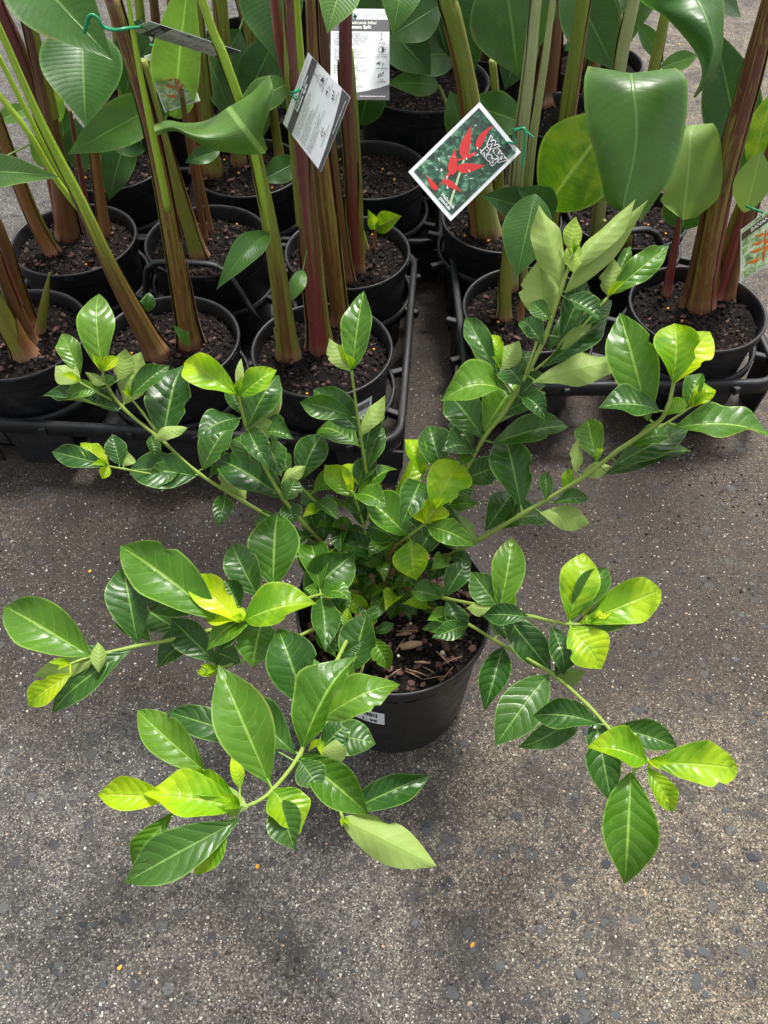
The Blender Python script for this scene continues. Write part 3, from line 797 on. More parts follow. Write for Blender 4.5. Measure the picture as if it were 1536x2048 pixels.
# crowded small leaves round the woody base and pairs of buds at the branch tips
fl = random.Random(5)
for bid in 'abcdefghijklmnopq':
    o, pos, pix = BP[bid]; n_ = len(pos)
    for _ in range(7):
        i = fl.randint(2, max(3, int(n_*.42))); st = pos[i]; a_ = fl.uniform(0, 6.28); L_ = fl.uniform(.022, .052)
        D_ = Vector((math.cos(a_), math.sin(a_), fl.uniform(.0, .9))).normalized()
        B = st+D_*.006; leaf('leaf', B, B+D_*L_, L_*.52*F/depth(B), G[fl.choice('DDMMML')], o, start=st, roll=fl.uniform(-.5, .5), fold=fl.uniform(.1, .6), bend=fl.uniform(.05, .2), wave=.03, twist=fl.uniform(-.6, .6), curl=fl.uniform(0, .3), cam_w=.3, rows=12, cols=6, q=.75)
for bid in 'abcdefghijkln':
    o, pos, pix = BP[bid]; n_ = len(pos)
    for _ in range(4):
        i = fl.randint(int(n_*.38), int(n_*.86)); st = pos[i]; a_ = fl.uniform(0, 6.28); L_ = fl.uniform(.045, .085)
        D_ = Vector((math.cos(a_), math.sin(a_), fl.uniform(-.25, .45))).normalized()
        B = st+D_*.007; leaf('leaf', B, B+D_*L_, L_*.5*F/depth(B), G[fl.choice('DDDM')], o, start=st, roll=fl.uniform(-.4, .4), fold=fl.uniform(.15, .7), bend=fl.uniform(.05, .2), wave=.04, twist=fl.uniform(-.8, .8), curl=fl.uniform(0, .3), cam_w=.3, q=.72)
for bid in BP:
    o, pos, pix = BP[bid]; st = pos[-1]; T_ = (pos[-1]-pos[-4]).normalized(); si = T_.cross(Vector((0, 0, 1))).normalized()
    for sg in (-1, 1):
        D_ = (T_+si*sg*fl.uniform(.25, .6)+Vector((0, 0, .35))).normalized(); L_ = fl.uniform(.012, .028)
        leaf('bud_leaf', st, st+D_*L_, L_*.38*F/depth(st), G[fl.choice('YLL')], o, fold=.7, bend=.1, wave=.02, cam_w=.3, rows=8, cols=4)

# ------------------------------------------------------------------ heliconias in pots
BPR, BPH = .1345, .22
def pot_meshes(r, h, seed):
    b = MB(); b.lathe((0, 0, 0), [(0, .003), (r*.80, .003), (r*.83, 0), (r*.845, .006), (r*.935, h*.82), (r*.945, h*.84)], 56)
    c = MB(); c.lathe((0, 0, 0), [(r*.935, h*.835), (r*.965, h*.84), (r*.975, h*.86), (r*.98, h*.955), (r*.99, h*.965), (r*1.0, h*.98), (r*.995, h*.995), (r*.98, h), (r*.955, h*.993), (r*.945, h*.97), (r*.93, h*.86), (r*.90, h*.6)], 56)
    out = []
    for nm, q in (('pot', b), ('rim', c)):
        me = bpy.data.meshes.new(nm); me.from_pydata([tuple(v) for v in q.v], [], q.f); me.polygons.foreach_set('use_smooth', [True]*len(me.polygons)); me.materials.append(POT); me.update(); out.append(me)
    return out
PM = pot_meshes(BPR, BPH, 0); oball = chip_mesh('fertiliser_prill', 8, ORANGE, 9, .8, .05)
CRUMBS = None
def helis_pot(label, x, y, r=BPR, h=BPH, rz=0, detail=True):
    global CRUMBS
    c = Vector((x, y, 0)); t = thing('potted_heliconia', label, 'potted plant', c, 'potted heliconias behind the gardenia')
    ms = PM if (r, h) == (BPR, BPH) else pot_meshes(r, h, 0)
    p = share('pot', ms[0], t, c); share('rim', ms[1], p, c)
    s_ = soil(t, c, r*.935, h-.03, 40, 12, .010, x*10)
    # drainage / hook slots in the rim
    for k in range(4):
        a = rz+k*math.pi/2; q = r*.993; b = MB()
        b.box((x+q*math.cos(a), y+q*math.sin(a), h*.955), (.0022, .022, .006), a); b.out('rim_slot', INKB, p, smooth=False)
    if detail:
        if CRUMBS is None:
            o = gravel('soil_crumbs', 900, .0015, .0055, CRUMB, pick_disc(c, r*.91), s_, lambda x, y: h-.03+.0025, hz=.7); CRUMBS = (o.data, o.location.copy())
        else:
            o = share('soil_crumbs', CRUMBS[0], s_, W(s_)); o.rotation_euler = (0, 0, rnd.uniform(0, 6.3)); o['kind'] = 'stuff'
        for _ in range(3):
            a, q = rnd.uniform(0, 6.28), r*.8*math.sqrt(rnd.random()); share('fertiliser_prill', oball, s_, (x+q*math.cos(a), y+q*math.sin(a), h-.020), (0, 0, 0), (.0028,)*3)
        for _ in range(18):
            a, q = rnd.uniform(0, 6.28), r*.85*math.sqrt(rnd.random()); L = rnd.uniform(.004, .011)
            share('bark_chip', rnd.choice(barks), s_, (x+q*math.cos(a), y+q*math.sin(a), h-.022), (rnd.uniform(-.3, .3), rnd.uniform(-.3, .3), rnd.uniform(0, 6)), (L, L*.6, L*.5))
    t['soil_z'] = h-.03; return t
PL = {}
for key, lab, x, y in (
 ('L1', 'potted heliconia with olive and brown stems and a pointed green shoot at the tray corner', -.705, 1.172),
 ('L2', 'potted heliconia with two leaning brown stems and a small curled sprout at the base', -.410, 1.152),
 ('L3', 'potted heliconia with thick maroon stems and a white barcode label on its pot', -.117, 1.128),
 ('L4', 'potted heliconia with several rusty brown stems, pink at the base', -.672, 1.482),
 ('L5', 'potted heliconia with plain olive stems right behind the tray handle', -.383, 1.478),
 ('L6', 'potted heliconia with crowded maroon stems and a tiny lime seedling leaf', -.078, 1.437),
 ('L7', 'potted heliconia with drooping dark leaf behind the rusty stemmed pots', -.66, 1.80),
 ('L8', 'potted heliconia with pale orange based olive stems in the back row', -.325, 1.775),
 ('L9', 'shaded potted heliconia hidden behind the maroon stems', -.03, 1.765),
 ('R1', 'potted heliconia with one short green shoot and whitish tall stems behind the gardenia branch', .290, 1.247),
 ('R2', 'potted heliconia with a thick golden brown stem leaning over the concrete', .622, 1.250),
 ('R3', 'potted heliconia with stout olive stems, pale at the base, below the red flower tag', .262, 1.560),
 ('R4', 'potted heliconia with broad lime and dull green leaves behind the gardenia top', .545, 1.575)):
    PL[key] = helis_pot(lab, x, y, rz=rnd.uniform(0, 1.5))
PL['B1'] = helis_pot('large black pot of heliconia standing in deep shade behind the tags', .10, 2.10, .175, .275, detail=False)
PL['B2'] = helis_pot('potted heliconia with fibrous dark brown trunk in the rear row', .475, 2.02, detail=False)
PL['B3'] = helis_pot('rear potted heliconia with green stems in shade behind the tilted white tag', -.33, 2.10, detail=False)
PL['B4'] = helis_pot('rear potted heliconia beside the open ground, brown stems', -.66, 2.12, detail=False)
STEMS = {}
def sheath(parent, pos, rr, f0, f1, ang, kind, span=3.6):
    i0, i1 = int(f0*(len(pos)-1)), max(int(f0*(len(pos)-1))+3, int(f1*(len(pos)-1))); i1 = min(i1, len(pos)-1)
    vs, uv, fs = [], [], []; n = 9; m = i1-i0+1; L = f0*.5
    for a_, i in enumerate(range(i0, i1+1)):
        T = (pos[min(i+1, len(pos)-1)]-pos[max(i-1, 0)]).normalized(); s1 = T.cross(Vector((0, 1, 0))).normalized(); s2 = T.cross(s1)
        t = a_/(m-1); sp = span*(1-.85*max(0, (t-.55)/.45)**1.3); off = .0007*(1 if t < .8 else 1+(t-.8)*8)
        if a_: L += (pos[i]-pos[i-1]).length
        for k in range(n):
            th = ang+sp*(k/(n-1)-.5); r = rr[i]*1.02+off*(1-.5*abs(k/(n-1)-.5)*2)
            vs.append(pos[i]+(s1*math.cos(th)+s2*math.sin(th)*.88)*r); uv.append((k/(n-1), L))
    fs = [(a_*n+k, a_*n+k+1, (a_+1)*n+k+1, (a_+1)*n+k) for a_ in range(m-1) for k in range(n-1)]
    return mesh_obj('sheath', vs, fs, ST[kind], parent, None, uv)
def stem(pk, sid, pts, kind, Y=None, sub=6, n=10):
    t = PL[pk]
    (bx, by, bw) = pts[0]
    if Y is None: P = [U(bx, by, t['soil_z']-.004)]; Y = P[0].y; v0 = 0.0
    else: P = [AY(bx, by, Y)]; v0 = .3
    for i, q in enumerate(pts[1:]): P.append(AY(q[0], q[1], Y + (q[3] if len(q) > 3 else 0)))
    rad = [q[2]/2*depth(p)/F for q, p in zip(pts, P)]
    if pts[-1][0] < 0 or pts[-1][1] < 0 or pts[-1][0] > 1536:      # the stem goes on above the picture
        d_ = ((P[-1]-P[-2]).normalized()+Vector((0, 0, .5))).normalized(); P.append(P[-1]+d_*.4); rad.append(rad[-1]*.7)
    sm = smooth_path([tuple(p)+(r,) for p, r in zip(P, rad)], sub)
    pos = [Vector(s_[:3]) for s_ in sm]; rr = [max(.0008, s_[3]) for s_ in sm]
    if v0 == 0: rr[0] *= 1.3; rr[1] *= 1.12
    b = MB(); b.tube(pos, rr, n, v0=v0, squash=.85); o = b.out('stem', ST[kind], t, pos[0]); STEMS[sid] = (o, pos, Y)
    if v0 == 0 and len(pts) > 2 and max(q[2] for q in pts) > 24:
        alt = {'olive': ('rust', 'olive', 'pale'), 'brown': ('rust', 'purple', 'olive'), 'rust': ('brown', 'olive'), 'purple': ('brown', 'gold', 'olive'), 'brownlime': ('brown', 'rust', 'olive'), 'gold': ('purple', 'olive', 'brown'), 'lime': ('olive',), 'pale': ('olive', 'pale')}[kind]
        for f0, f1 in ((0, rnd.uniform(.28, .4)), (0, rnd.uniform(.5, .75)), (rnd.uniform(.2, .3), rnd.uniform(.7, .95)))[:rnd.choice((2, 3))]: sheath(o, pos, rr, f0, f1, -math.pi/2+rnd.uniform(-1.6, 1.6), rnd.choice(alt), rnd.uniform(2.0, 3.6))
        sheath(o, pos, rr, 0, rnd.uniform(.06, .22), -math.pi/2+rnd.uniform(-1.5, 1.5), 'dry', rnd.uniform(.8, 1.8))
    return o
stem('L1', 'L1a', [(51, 712, 48), (0, 622, 42), (-60, 500, 30)], 'olive')
stem('L1', 'L1b', [(66, 690, 34), (30, 610, 30), (0, 535, 28), (-50, 420, 24)], 'brown')
stem('L1', 'L1c', [(64, 655, 30), (25, 540, 29), (0, 465, 28), (-40, 370, 22)], 'brown')
stem('L1', 'L1d', [(80, 665, 24), (90, 600, 18), (99, 546, 3)], 'olive')
stem('L4', 'L4a', [(106, 508, 32), (60, 420, 30), (0, 262, 28), (-40, 150, 22)], 'rust')
stem('L4', 'L4b', [(140, 475, 44), (100, 233, 34), (52, 20, 28), (40, -60, 24)], 'brown')
stem('L4', 'L4c', [(211, 475, 26), (185, 277, 20), (168, 170, 16)], 'rust')
stem('L4', 'L4d', [(178, 440, 14), (150, 280, 11), (140, 220, 8)], 'purple')
stem('L4', 'L4e', [(128, 468, 30), (82, 240, 32), (40, 110, 31), (-5, 10, 28), (-40, -70, 26)], 'purple')
stem('L2', 'L2a', [(318, 712, 50), (235, 560, 34), (160, 400, 26), (80, 240, 19), (0, 60, 16), (-50, -50, 14)], 'brownlime')
stem('L2', 'L2b', [(152, 395, 12), (93, 300, 12), (0, 118, 12), (-40, 40, 10)], 'lime', 1.17)
stem('L2', 'L2c', [(168, 430, 14), (110, 355, 15), (60, 270, 14), (0, 192, 14), (-60, 120, 12)], 'lime', 1.15)
stem('L2', 'L2d', [(382, 690, 48), (345, 480, 38), (300, 250, 34), (228, 10, 36), (205, -60, 32)], 'gold')
stem('L2', 'L2e', [(335, 420, 14), (312, 300, 17), (285, 170, 14), (262, 40, 12), (250, -40, 10)], 'lime', 1.145)
stem('L5', 'L5a', [(398, 516, 36), (350, 360, 30), (318, 250, 26), (285, 120, 22)], 'olive')
stem('L5', 'L5b', [(425, 470, 11), (395, 330, 10), (365, 200, 9)], 'rust')
stem('L5', 'L5c', [(412, 485, 15), (385, 330, 14), (362, 180, 12)], 'brown')
stem('L3', 'L3a', [(577, 714, 42), (553, 530, 33), (508, 300, 24), (450, 120, 22), (398, -20, 20)], 'brownlime')
stem('L3', 'L3b', [(640, 700, 48), (618, 480, 44), (600, 300, 40), (585, 150, 30), (575, -60, 22)], 'purple')
stem('L3', 'L3c', [(683, 650, 34), (662, 480, 38), (645, 330, 36), (628, 150, 30), (618, -40, 24)], 'gold')
stem('L3', 'L3d', [(568, 722, 16), (556, 680, 13), (548, 655, 3)], 'olive')
stem('L3', 'L3e', [(598, 330, 18), (585, 160, 20), (574, 0, 20), (570, -60, 18)], 'lime', 1.185)
stem('L3', 'L3f', [(690, 640, 12), (676, 610, 10), (668, 590, 2)], 'lime')
stem('L6', 'L6a', [(697, 565, 26), (675, 400, 25), (655, 200, 23), (645, -40, 20)], 'brown')
stem('L6', 'L6b', [(712, 545, 30), (702, 330, 29), (692, 150, 32), (690, -40, 32)], 'purple')
stem('L6', 'L6c', [(722, 530, 20), (714, 300, 18), (700, 100, 16)], 'olive')
stem('L6', 'L6d', [(690, 540, 20), (668, 330, 18), (650, 100, 16), (645, -40, 14)], 'lime')
stem('L6', 'L6e', [(735, 500, 11), (724, 458, 8), (720, 435, 3)], 'lime')
stem('L6', 'L6f', [(748, 498, 9), (752, 455, 6)], 'rust')
stem('L6', 'L6g', [(640, 520, 22), (618, 330, 22), (600, 100, 18), (590, -40, 16)], 'lime')
stem('L8', 'L8a', [(402, 345, 36), (380, 200, 30), (350, 60, 28), (340, -40, 26)], 'rust')
stem('L8', 'L8b', [(428, 352, 38), (405, 150, 32), (385, -40, 28)], 'olive')
stem('L8', 'L8c', [(482, 330, 30), (455, 150, 26), (440, -40, 26)], 'olive')
stem('L8', 'L8d', [(520, 320, 24), (505, 150, 22), (495, -40, 20)], 'olive')
stem('L7', 'L7a', [(240, 352, 14), (236, 300, 12), (232, 240, 9)], 'rust')
stem('L7', 'L7b', [(262, 330, 20), (262, 220, 18), (262, 100, 16)], 'olive')
stem('L7', 'L7c', [(205, 330, 18), (190, 200, 16), (170, 60, 14)], 'olive')
stem('L9', 'L9a', [(560, 320, 22), (540, 170, 20), (530, -20, 18)], 'olive')
stem('L9', 'L9b', [(660, 290, 22), (655, 150, 20), (650, -20, 18)], 'olive')
stem('R3', 'R3a', [(972, 470, 50), (938, 200, 40), (905, 40, 38), (885, -60, 36)], 'olive')
stem('R3', 'R3b', [(955, 460, 28), (940, 370, 26), (930, 300, 20)], 'olive')
stem('R3', 'R3c', [(1000, 440, 26), (995, 250, 22), (985, 120, 18)], 'olive')
stem('R1', 'R1a', [(1010, 638, 30), (1012, 540, 26), (1022, 430, 16)], 'olive')
stem('R1', 'R1b', [(1040, 645, 18), (1044, 610, 14), (1048, 580, 5)], 'rust')
stem('R1', 'R1c', [(1022, 580, 30), (1035, 350, 32), (1060, 130, 28), (1078, -40, 24)], 'pale')
stem('R1', 'R1d', [(1045, 570, 20), (1060, 330, 20), (1090, 120, 17), (1110, -30, 14)], 'pale')
stem('R2', 'R2a', [(1393, 612, 58), (1440, 380, 50), (1500, 160, 46), (1548, -20, 42)], 'gold')
stem('R2', 'R2b', [(1450, 598, 30), (1495, 430, 34), (1545, 300, 30)], 'brown')
stem('R2', 'R2c', [(1432, 600, 26), (1470, 480, 24), (1488, 420, 14)], 'purple')
stem('R2', 'R2d', [(1332, 592, 22), (1350, 490, 17), (1360, 425, 8)], 'purple')
stem('R2', 'R2e', [(1425, 585, 22), (1460, 470, 24), (1500, 360, 20)], 'olive')
stem('R4', 'R4a', [(1190, 500, 26), (1215, 300, 28), (1240, 130, 30), (1272, -20, 28)], 'pale')
stem('R4', 'R4b', [(1098, 470, 32), (1134, 228, 34), (1168, -10, 32)], 'olive')
stem('R4', 'R4c', [(1250, 500, 24), (1285, 250, 25), (1335, 10, 24)], 'olive')
stem('R4', 'R4d', [(1175, 520, 18), (1195, 470, 14), (1210, 440, 10)], 'olive')
stem('B2', 'B2a', [(1085, 200, 60), (1100, 100, 50), (1112, -40, 46)], 'brown')
stem('B2', 'B2b', [(1175, 190, 30), (1195, 80, 26), (1210, -40, 24)], 'rust')
stem('B1', 'B1a', [(835, 185, 22), (830, 90, 20), (828, -40, 18)], 'rust')
stem('B1', 'B1b', [(765, 185, 22), (755, 60, 20), (750, -40, 18)], 'olive')
stem('B1', 'B1c', [(905, 262, 12), (893, 210, 9), (878, 172, 7)], 'olive', 1.95)
for q_, (x_, y_, lab) in enumerate(((.32, 2.46, 'far rear potted heliconia in deep shade behind the large black pot'), (-.05, 2.50, 'far rear potted heliconia with slim green stems in deep shade'), (-.40, 2.52, 'far rear potted heliconia with broad dark leaves in deep shade'), (.60, 2.34, 'rear potted heliconia nearest the open sunny ground'), (.10, 2.86, 'last potted heliconia of the dark rear block'), (-.25, 2.90, 'rearmost potted heliconia beside the last one of the block'))):
    pk = 'C%d' % q_; PL[pk] = helis_pot(lab, x_, y_, detail=False); rr_ = random.Random(q_)
    for j_ in range(4):
        p0 = Vector((x_+rr_.uniform(-.06, .06), y_+rr_.uniform(-.06, .06), .19)); p1 = p0+Vector((rr_.uniform(-.12, .12), rr_.uniform(-.1, .1), .55)); p2 = p1+Vector((rr_.uniform(-.1, .1), rr_.uniform(-.1, .1), .35))
        sm = [Vector(a_) for a_ in smooth_path([p0, p1, p2], 5)]; b = MB(); b.tube(sm, [.013-.0007*i_ for i_ in range(len(sm))], 8); so_ = b.out('stem', ST[rr_.choice(('olive', 'brown', 'lime', 'olive'))], PL[pk])
        for l_ in range(5):
            st_ = sm[rr_.choice((2, 4, 6, 8, 10))]; a_ = rr_.uniform(0, 6.28); B0 = st_+Vector((math.cos(a_)*.05, math.sin(a_)*.05, .06)); T0 = B0+Vector((math.cos(a_)*.22, math.sin(a_)*.22, rr_.uniform(-.14, .08)))
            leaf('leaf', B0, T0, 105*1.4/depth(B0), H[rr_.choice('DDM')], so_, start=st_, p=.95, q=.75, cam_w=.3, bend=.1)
for k_, (pk, xs) in enumerate((('B3', (455, 520, 575)), ('B4', (250, 300, 330)))):
    for j_, x_ in enumerate(xs): stem(pk, pk+str(j_), [(x_, 215, 24), (x_-14, 90, 22), (x_-30, -60, 20)], ('olive', 'lime', 'brown')[j_])

# big leaves: stem, base (x y Y), tip (x y Y), width, tone, options
HL = """
L4b 30 -90 1.42 222 116 1.25 165 M k.2 p.9
L4c 165 55 1.52 171 250 1.36 158 M p.9
L5a 352 190 1.6 135 308 1.48 84 M
L7b 262 250 1.74 216 402 1.64 64 D
L2c -60 345 1.1 112 352 1.02 62 P
L8a 352 236 1.66 384 -90 1.5 104 P f.6
L8c 530 -90 1.72 556 124 1.6 128 D
L3a 538 468 1.12 434 576 1.0 54 M b.2
L6g 598 322 1.42 518 364 1.36 52 D
L3b 606 540 1.10 582 604 1.05 32 M b.2
L3e 694 -70 1.2 655 64 1.12 86 P
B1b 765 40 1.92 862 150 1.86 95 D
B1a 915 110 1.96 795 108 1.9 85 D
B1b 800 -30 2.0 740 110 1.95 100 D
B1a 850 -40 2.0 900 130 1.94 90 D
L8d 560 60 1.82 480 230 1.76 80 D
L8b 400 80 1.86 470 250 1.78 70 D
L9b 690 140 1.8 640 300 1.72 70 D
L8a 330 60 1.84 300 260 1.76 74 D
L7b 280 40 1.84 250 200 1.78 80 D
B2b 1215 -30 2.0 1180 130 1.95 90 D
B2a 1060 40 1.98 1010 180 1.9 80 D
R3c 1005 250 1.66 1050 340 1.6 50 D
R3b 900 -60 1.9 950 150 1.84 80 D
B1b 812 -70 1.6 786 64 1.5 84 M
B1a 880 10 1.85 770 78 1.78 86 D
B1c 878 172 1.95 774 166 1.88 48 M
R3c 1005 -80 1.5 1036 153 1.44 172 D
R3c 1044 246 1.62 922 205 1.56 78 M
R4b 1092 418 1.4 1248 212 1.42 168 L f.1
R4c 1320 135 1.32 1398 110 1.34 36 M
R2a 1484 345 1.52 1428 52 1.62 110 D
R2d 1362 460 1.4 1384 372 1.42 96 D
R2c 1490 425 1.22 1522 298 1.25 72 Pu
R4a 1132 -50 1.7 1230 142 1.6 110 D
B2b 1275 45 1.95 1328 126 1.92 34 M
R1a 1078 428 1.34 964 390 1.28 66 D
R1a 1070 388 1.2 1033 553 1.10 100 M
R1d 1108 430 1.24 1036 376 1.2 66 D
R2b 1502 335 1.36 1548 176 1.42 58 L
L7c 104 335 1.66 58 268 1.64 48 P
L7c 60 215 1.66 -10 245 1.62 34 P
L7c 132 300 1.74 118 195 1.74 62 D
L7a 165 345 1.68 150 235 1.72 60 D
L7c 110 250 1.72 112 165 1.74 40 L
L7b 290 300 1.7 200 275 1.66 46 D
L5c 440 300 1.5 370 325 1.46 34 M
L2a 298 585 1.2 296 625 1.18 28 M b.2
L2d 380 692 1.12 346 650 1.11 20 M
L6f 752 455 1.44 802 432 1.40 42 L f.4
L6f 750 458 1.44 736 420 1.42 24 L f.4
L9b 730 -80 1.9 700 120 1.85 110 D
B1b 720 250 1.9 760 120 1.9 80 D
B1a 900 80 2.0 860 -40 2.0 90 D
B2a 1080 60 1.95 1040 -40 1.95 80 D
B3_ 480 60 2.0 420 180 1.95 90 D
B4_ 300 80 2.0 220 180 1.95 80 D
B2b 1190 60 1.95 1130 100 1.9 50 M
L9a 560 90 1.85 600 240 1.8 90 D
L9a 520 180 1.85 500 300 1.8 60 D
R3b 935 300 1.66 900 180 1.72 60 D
"""
for ln in HL.strip().splitlines():
    t = ln.split(); sid = t[0].replace('_', '1'); bx, by, bY, tx, ty, tY, wd = map(float, t[1:8]); tone = t[8]; opt = {}
    for q in t[9:]: opt[q[0]] = float(q[1:])
    o, pos, Y = STEMS[sid]; und = tone.endswith('u')
    B, T = AY(bx, by, bY), AY(tx, ty, tY)
    st = min(pos, key=lambda p: (p-B).length)
    near = (st-B).length < .16
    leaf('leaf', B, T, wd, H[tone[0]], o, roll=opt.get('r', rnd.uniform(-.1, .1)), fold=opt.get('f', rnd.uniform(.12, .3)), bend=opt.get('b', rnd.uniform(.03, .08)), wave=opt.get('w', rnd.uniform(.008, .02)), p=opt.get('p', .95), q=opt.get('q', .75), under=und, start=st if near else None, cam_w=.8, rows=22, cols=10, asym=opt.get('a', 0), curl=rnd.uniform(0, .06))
# the broad pale leaf that drapes over itself
cols_ = [((306, 250), (312, 272), .0), ((335, 240), (352, 262), .10), ((372, 246), (392, 284), .22), ((415, 240), (440, 303), .35), ((457, 214), (530, 307), .5), ((500, 188), (526, 268), .7), ((520, 168), (538, 225), .85), ((540, 150), (548, 185), 1.0)]
vs, uv = [], []; NR = 12; cs2 = smooth_path([(a_[0], a_[1], b_[0], b_[1], u_) for a_, b_, u_ in cols_], 3)
for j_ in range(NR+1):
    t_ = j_/NR
    for i_, q_ in enumerate(cs2):
        Y_ = 1.10-.05*t_-.035*math.sin(math.pi*t_)-.02*math.sin(q_[4]*9)*t_+.04*abs(q_[4]-.5)
        vs.append(AY(q_[0]+(q_[2]-q_[0])*t_, q_[1]+(q_[3]-q_[1])*t_, Y_)); uv.append((q_[4], .25+.7*t_))
nc_ = len(cs2)
mesh_obj('leaf', vs, [((j_+1)*nc_+i_, (j_+1)*nc_+i_+1, j_*nc_+i_+1, j_*nc_+i_) for j_ in range(NR) for i_ in range(nc_-1)], H['P'], STEMS['L3a'][0], None, uv)
def row_leaf(rows, Y0, Y1, mat, sid, under=False, cup=.03, wav=.006):
    # each row: y at left, middle, right and the three x; the blade hangs from Y0 to Y1 and cups across
    sm = smooth_path(rows, 4); vs, uv = [], []; nc = 10
    for j, q in enumerate(sm):
        t = j/(len(sm)-1); Y = Y0+(Y1-Y0)*t
        for k in range(nc+1):
            u = k/nc; f = abs(2*u-1)
            x, y = (q[0]+(q[2]-q[0])*2*u, q[1]+(q[3]-q[1])*2*u) if u < .5 else (q[2]+(q[4]-q[2])*(2*u-1), q[3]+(q[5]-q[3])*(2*u-1))
            vs.append(AY(x, y, Y+cup*f*f*(1 if u < .5 else .8)+wav*math.sin(9*t+4*u)*f-.03*math.sin(math.pi*t))); uv.append((u, t))
    n1 = nc+1; fs = [((j+1)*n1+k, (j+1)*n1+k+1, j*n1+k+1, j*n1+k) for j in range(len(sm)-1) for k in range(nc)]
    if under: fs = [f[::-1] for f in fs]
    return mesh_obj('leaf', vs, fs, mat, STEMS[sid][0], None, uv)
row_leaf([(1176, 132, 1262, 146, 1352, 136), (1168, 165, 1266, 175, 1374, 162), (1171, 235, 1273, 240, 1373, 230), (1188, 305, 1270, 305, 1362, 296), (1202, 360, 1257, 365, 1343, 352), (1216, 408, 1248, 418, 1310, 402), (1276, 438, 1281, 442, 1288, 436)], 1.24, 1.08, H['M'], 'R4a')
row_leaf([(1215, -70, 1340, -80, 1430, -80), (1277, 0, 1394, -2, 1447, 0), (1330, 34, 1414, 40, 1448, 45), (1386, 98, 1428, 92, 1444, 102), (1404, 148, 1415, 145, 1426, 152), (1386, 194, 1388, 196, 1390, 196)], 1.25, 1.10, H['M'], 'R4c', cup=.05)
row_leaf([(1368, 252, 1388, 250, 1426, 246), (1346, 275, 1380, 272, 1438, 268), (1334, 330, 1377, 332, 1446, 328), (1328, 384, 1372, 384, 1442, 376), (1322, 404, 1369, 410, 1432, 402), (1355, 432, 1366, 440, 1390, 436)], 1.36, 1.27, H['P'], 'R2d', True, cup=-.03)
leaf('leaf', AY(575, 168, 1.16), AY(470, 222, 1.12), 60, H['P'], STEMS['L3a'][0], start=None, cam_w=.8, p=.8, q=.7)
# maroon flower spike bract and barcode labels
spike = smooth_path([AY(585, 190, 1.2), AY(566, 120, 1.2), AY(552, 30, 1.2), AY(546, -30, 1.2)], 4)
b = MB(); b.tube([Vector(p) for p in spike], [.006, .007, .007, .0075, .008, .008, .008, .008, .0075, .007, .006, .005, .003], 8); b.out('flower_spike', ST['purple'], PL['L3'])
lr = lambda z: BPR*(.845+.10*z/(BPH*.84))
for pk, a0, a1, z0, z1 in (('L3', 296, 318, .125, .178), ('R2', 262, 288, .10, .125), ('L2', 318, 342, .08, .10)):
    c = W(PL[pk]); pot_label([q for q in PL[pk].children if q.name.startswith('pot')][0], c, lr, R(a0), R(a1), z0, z1)

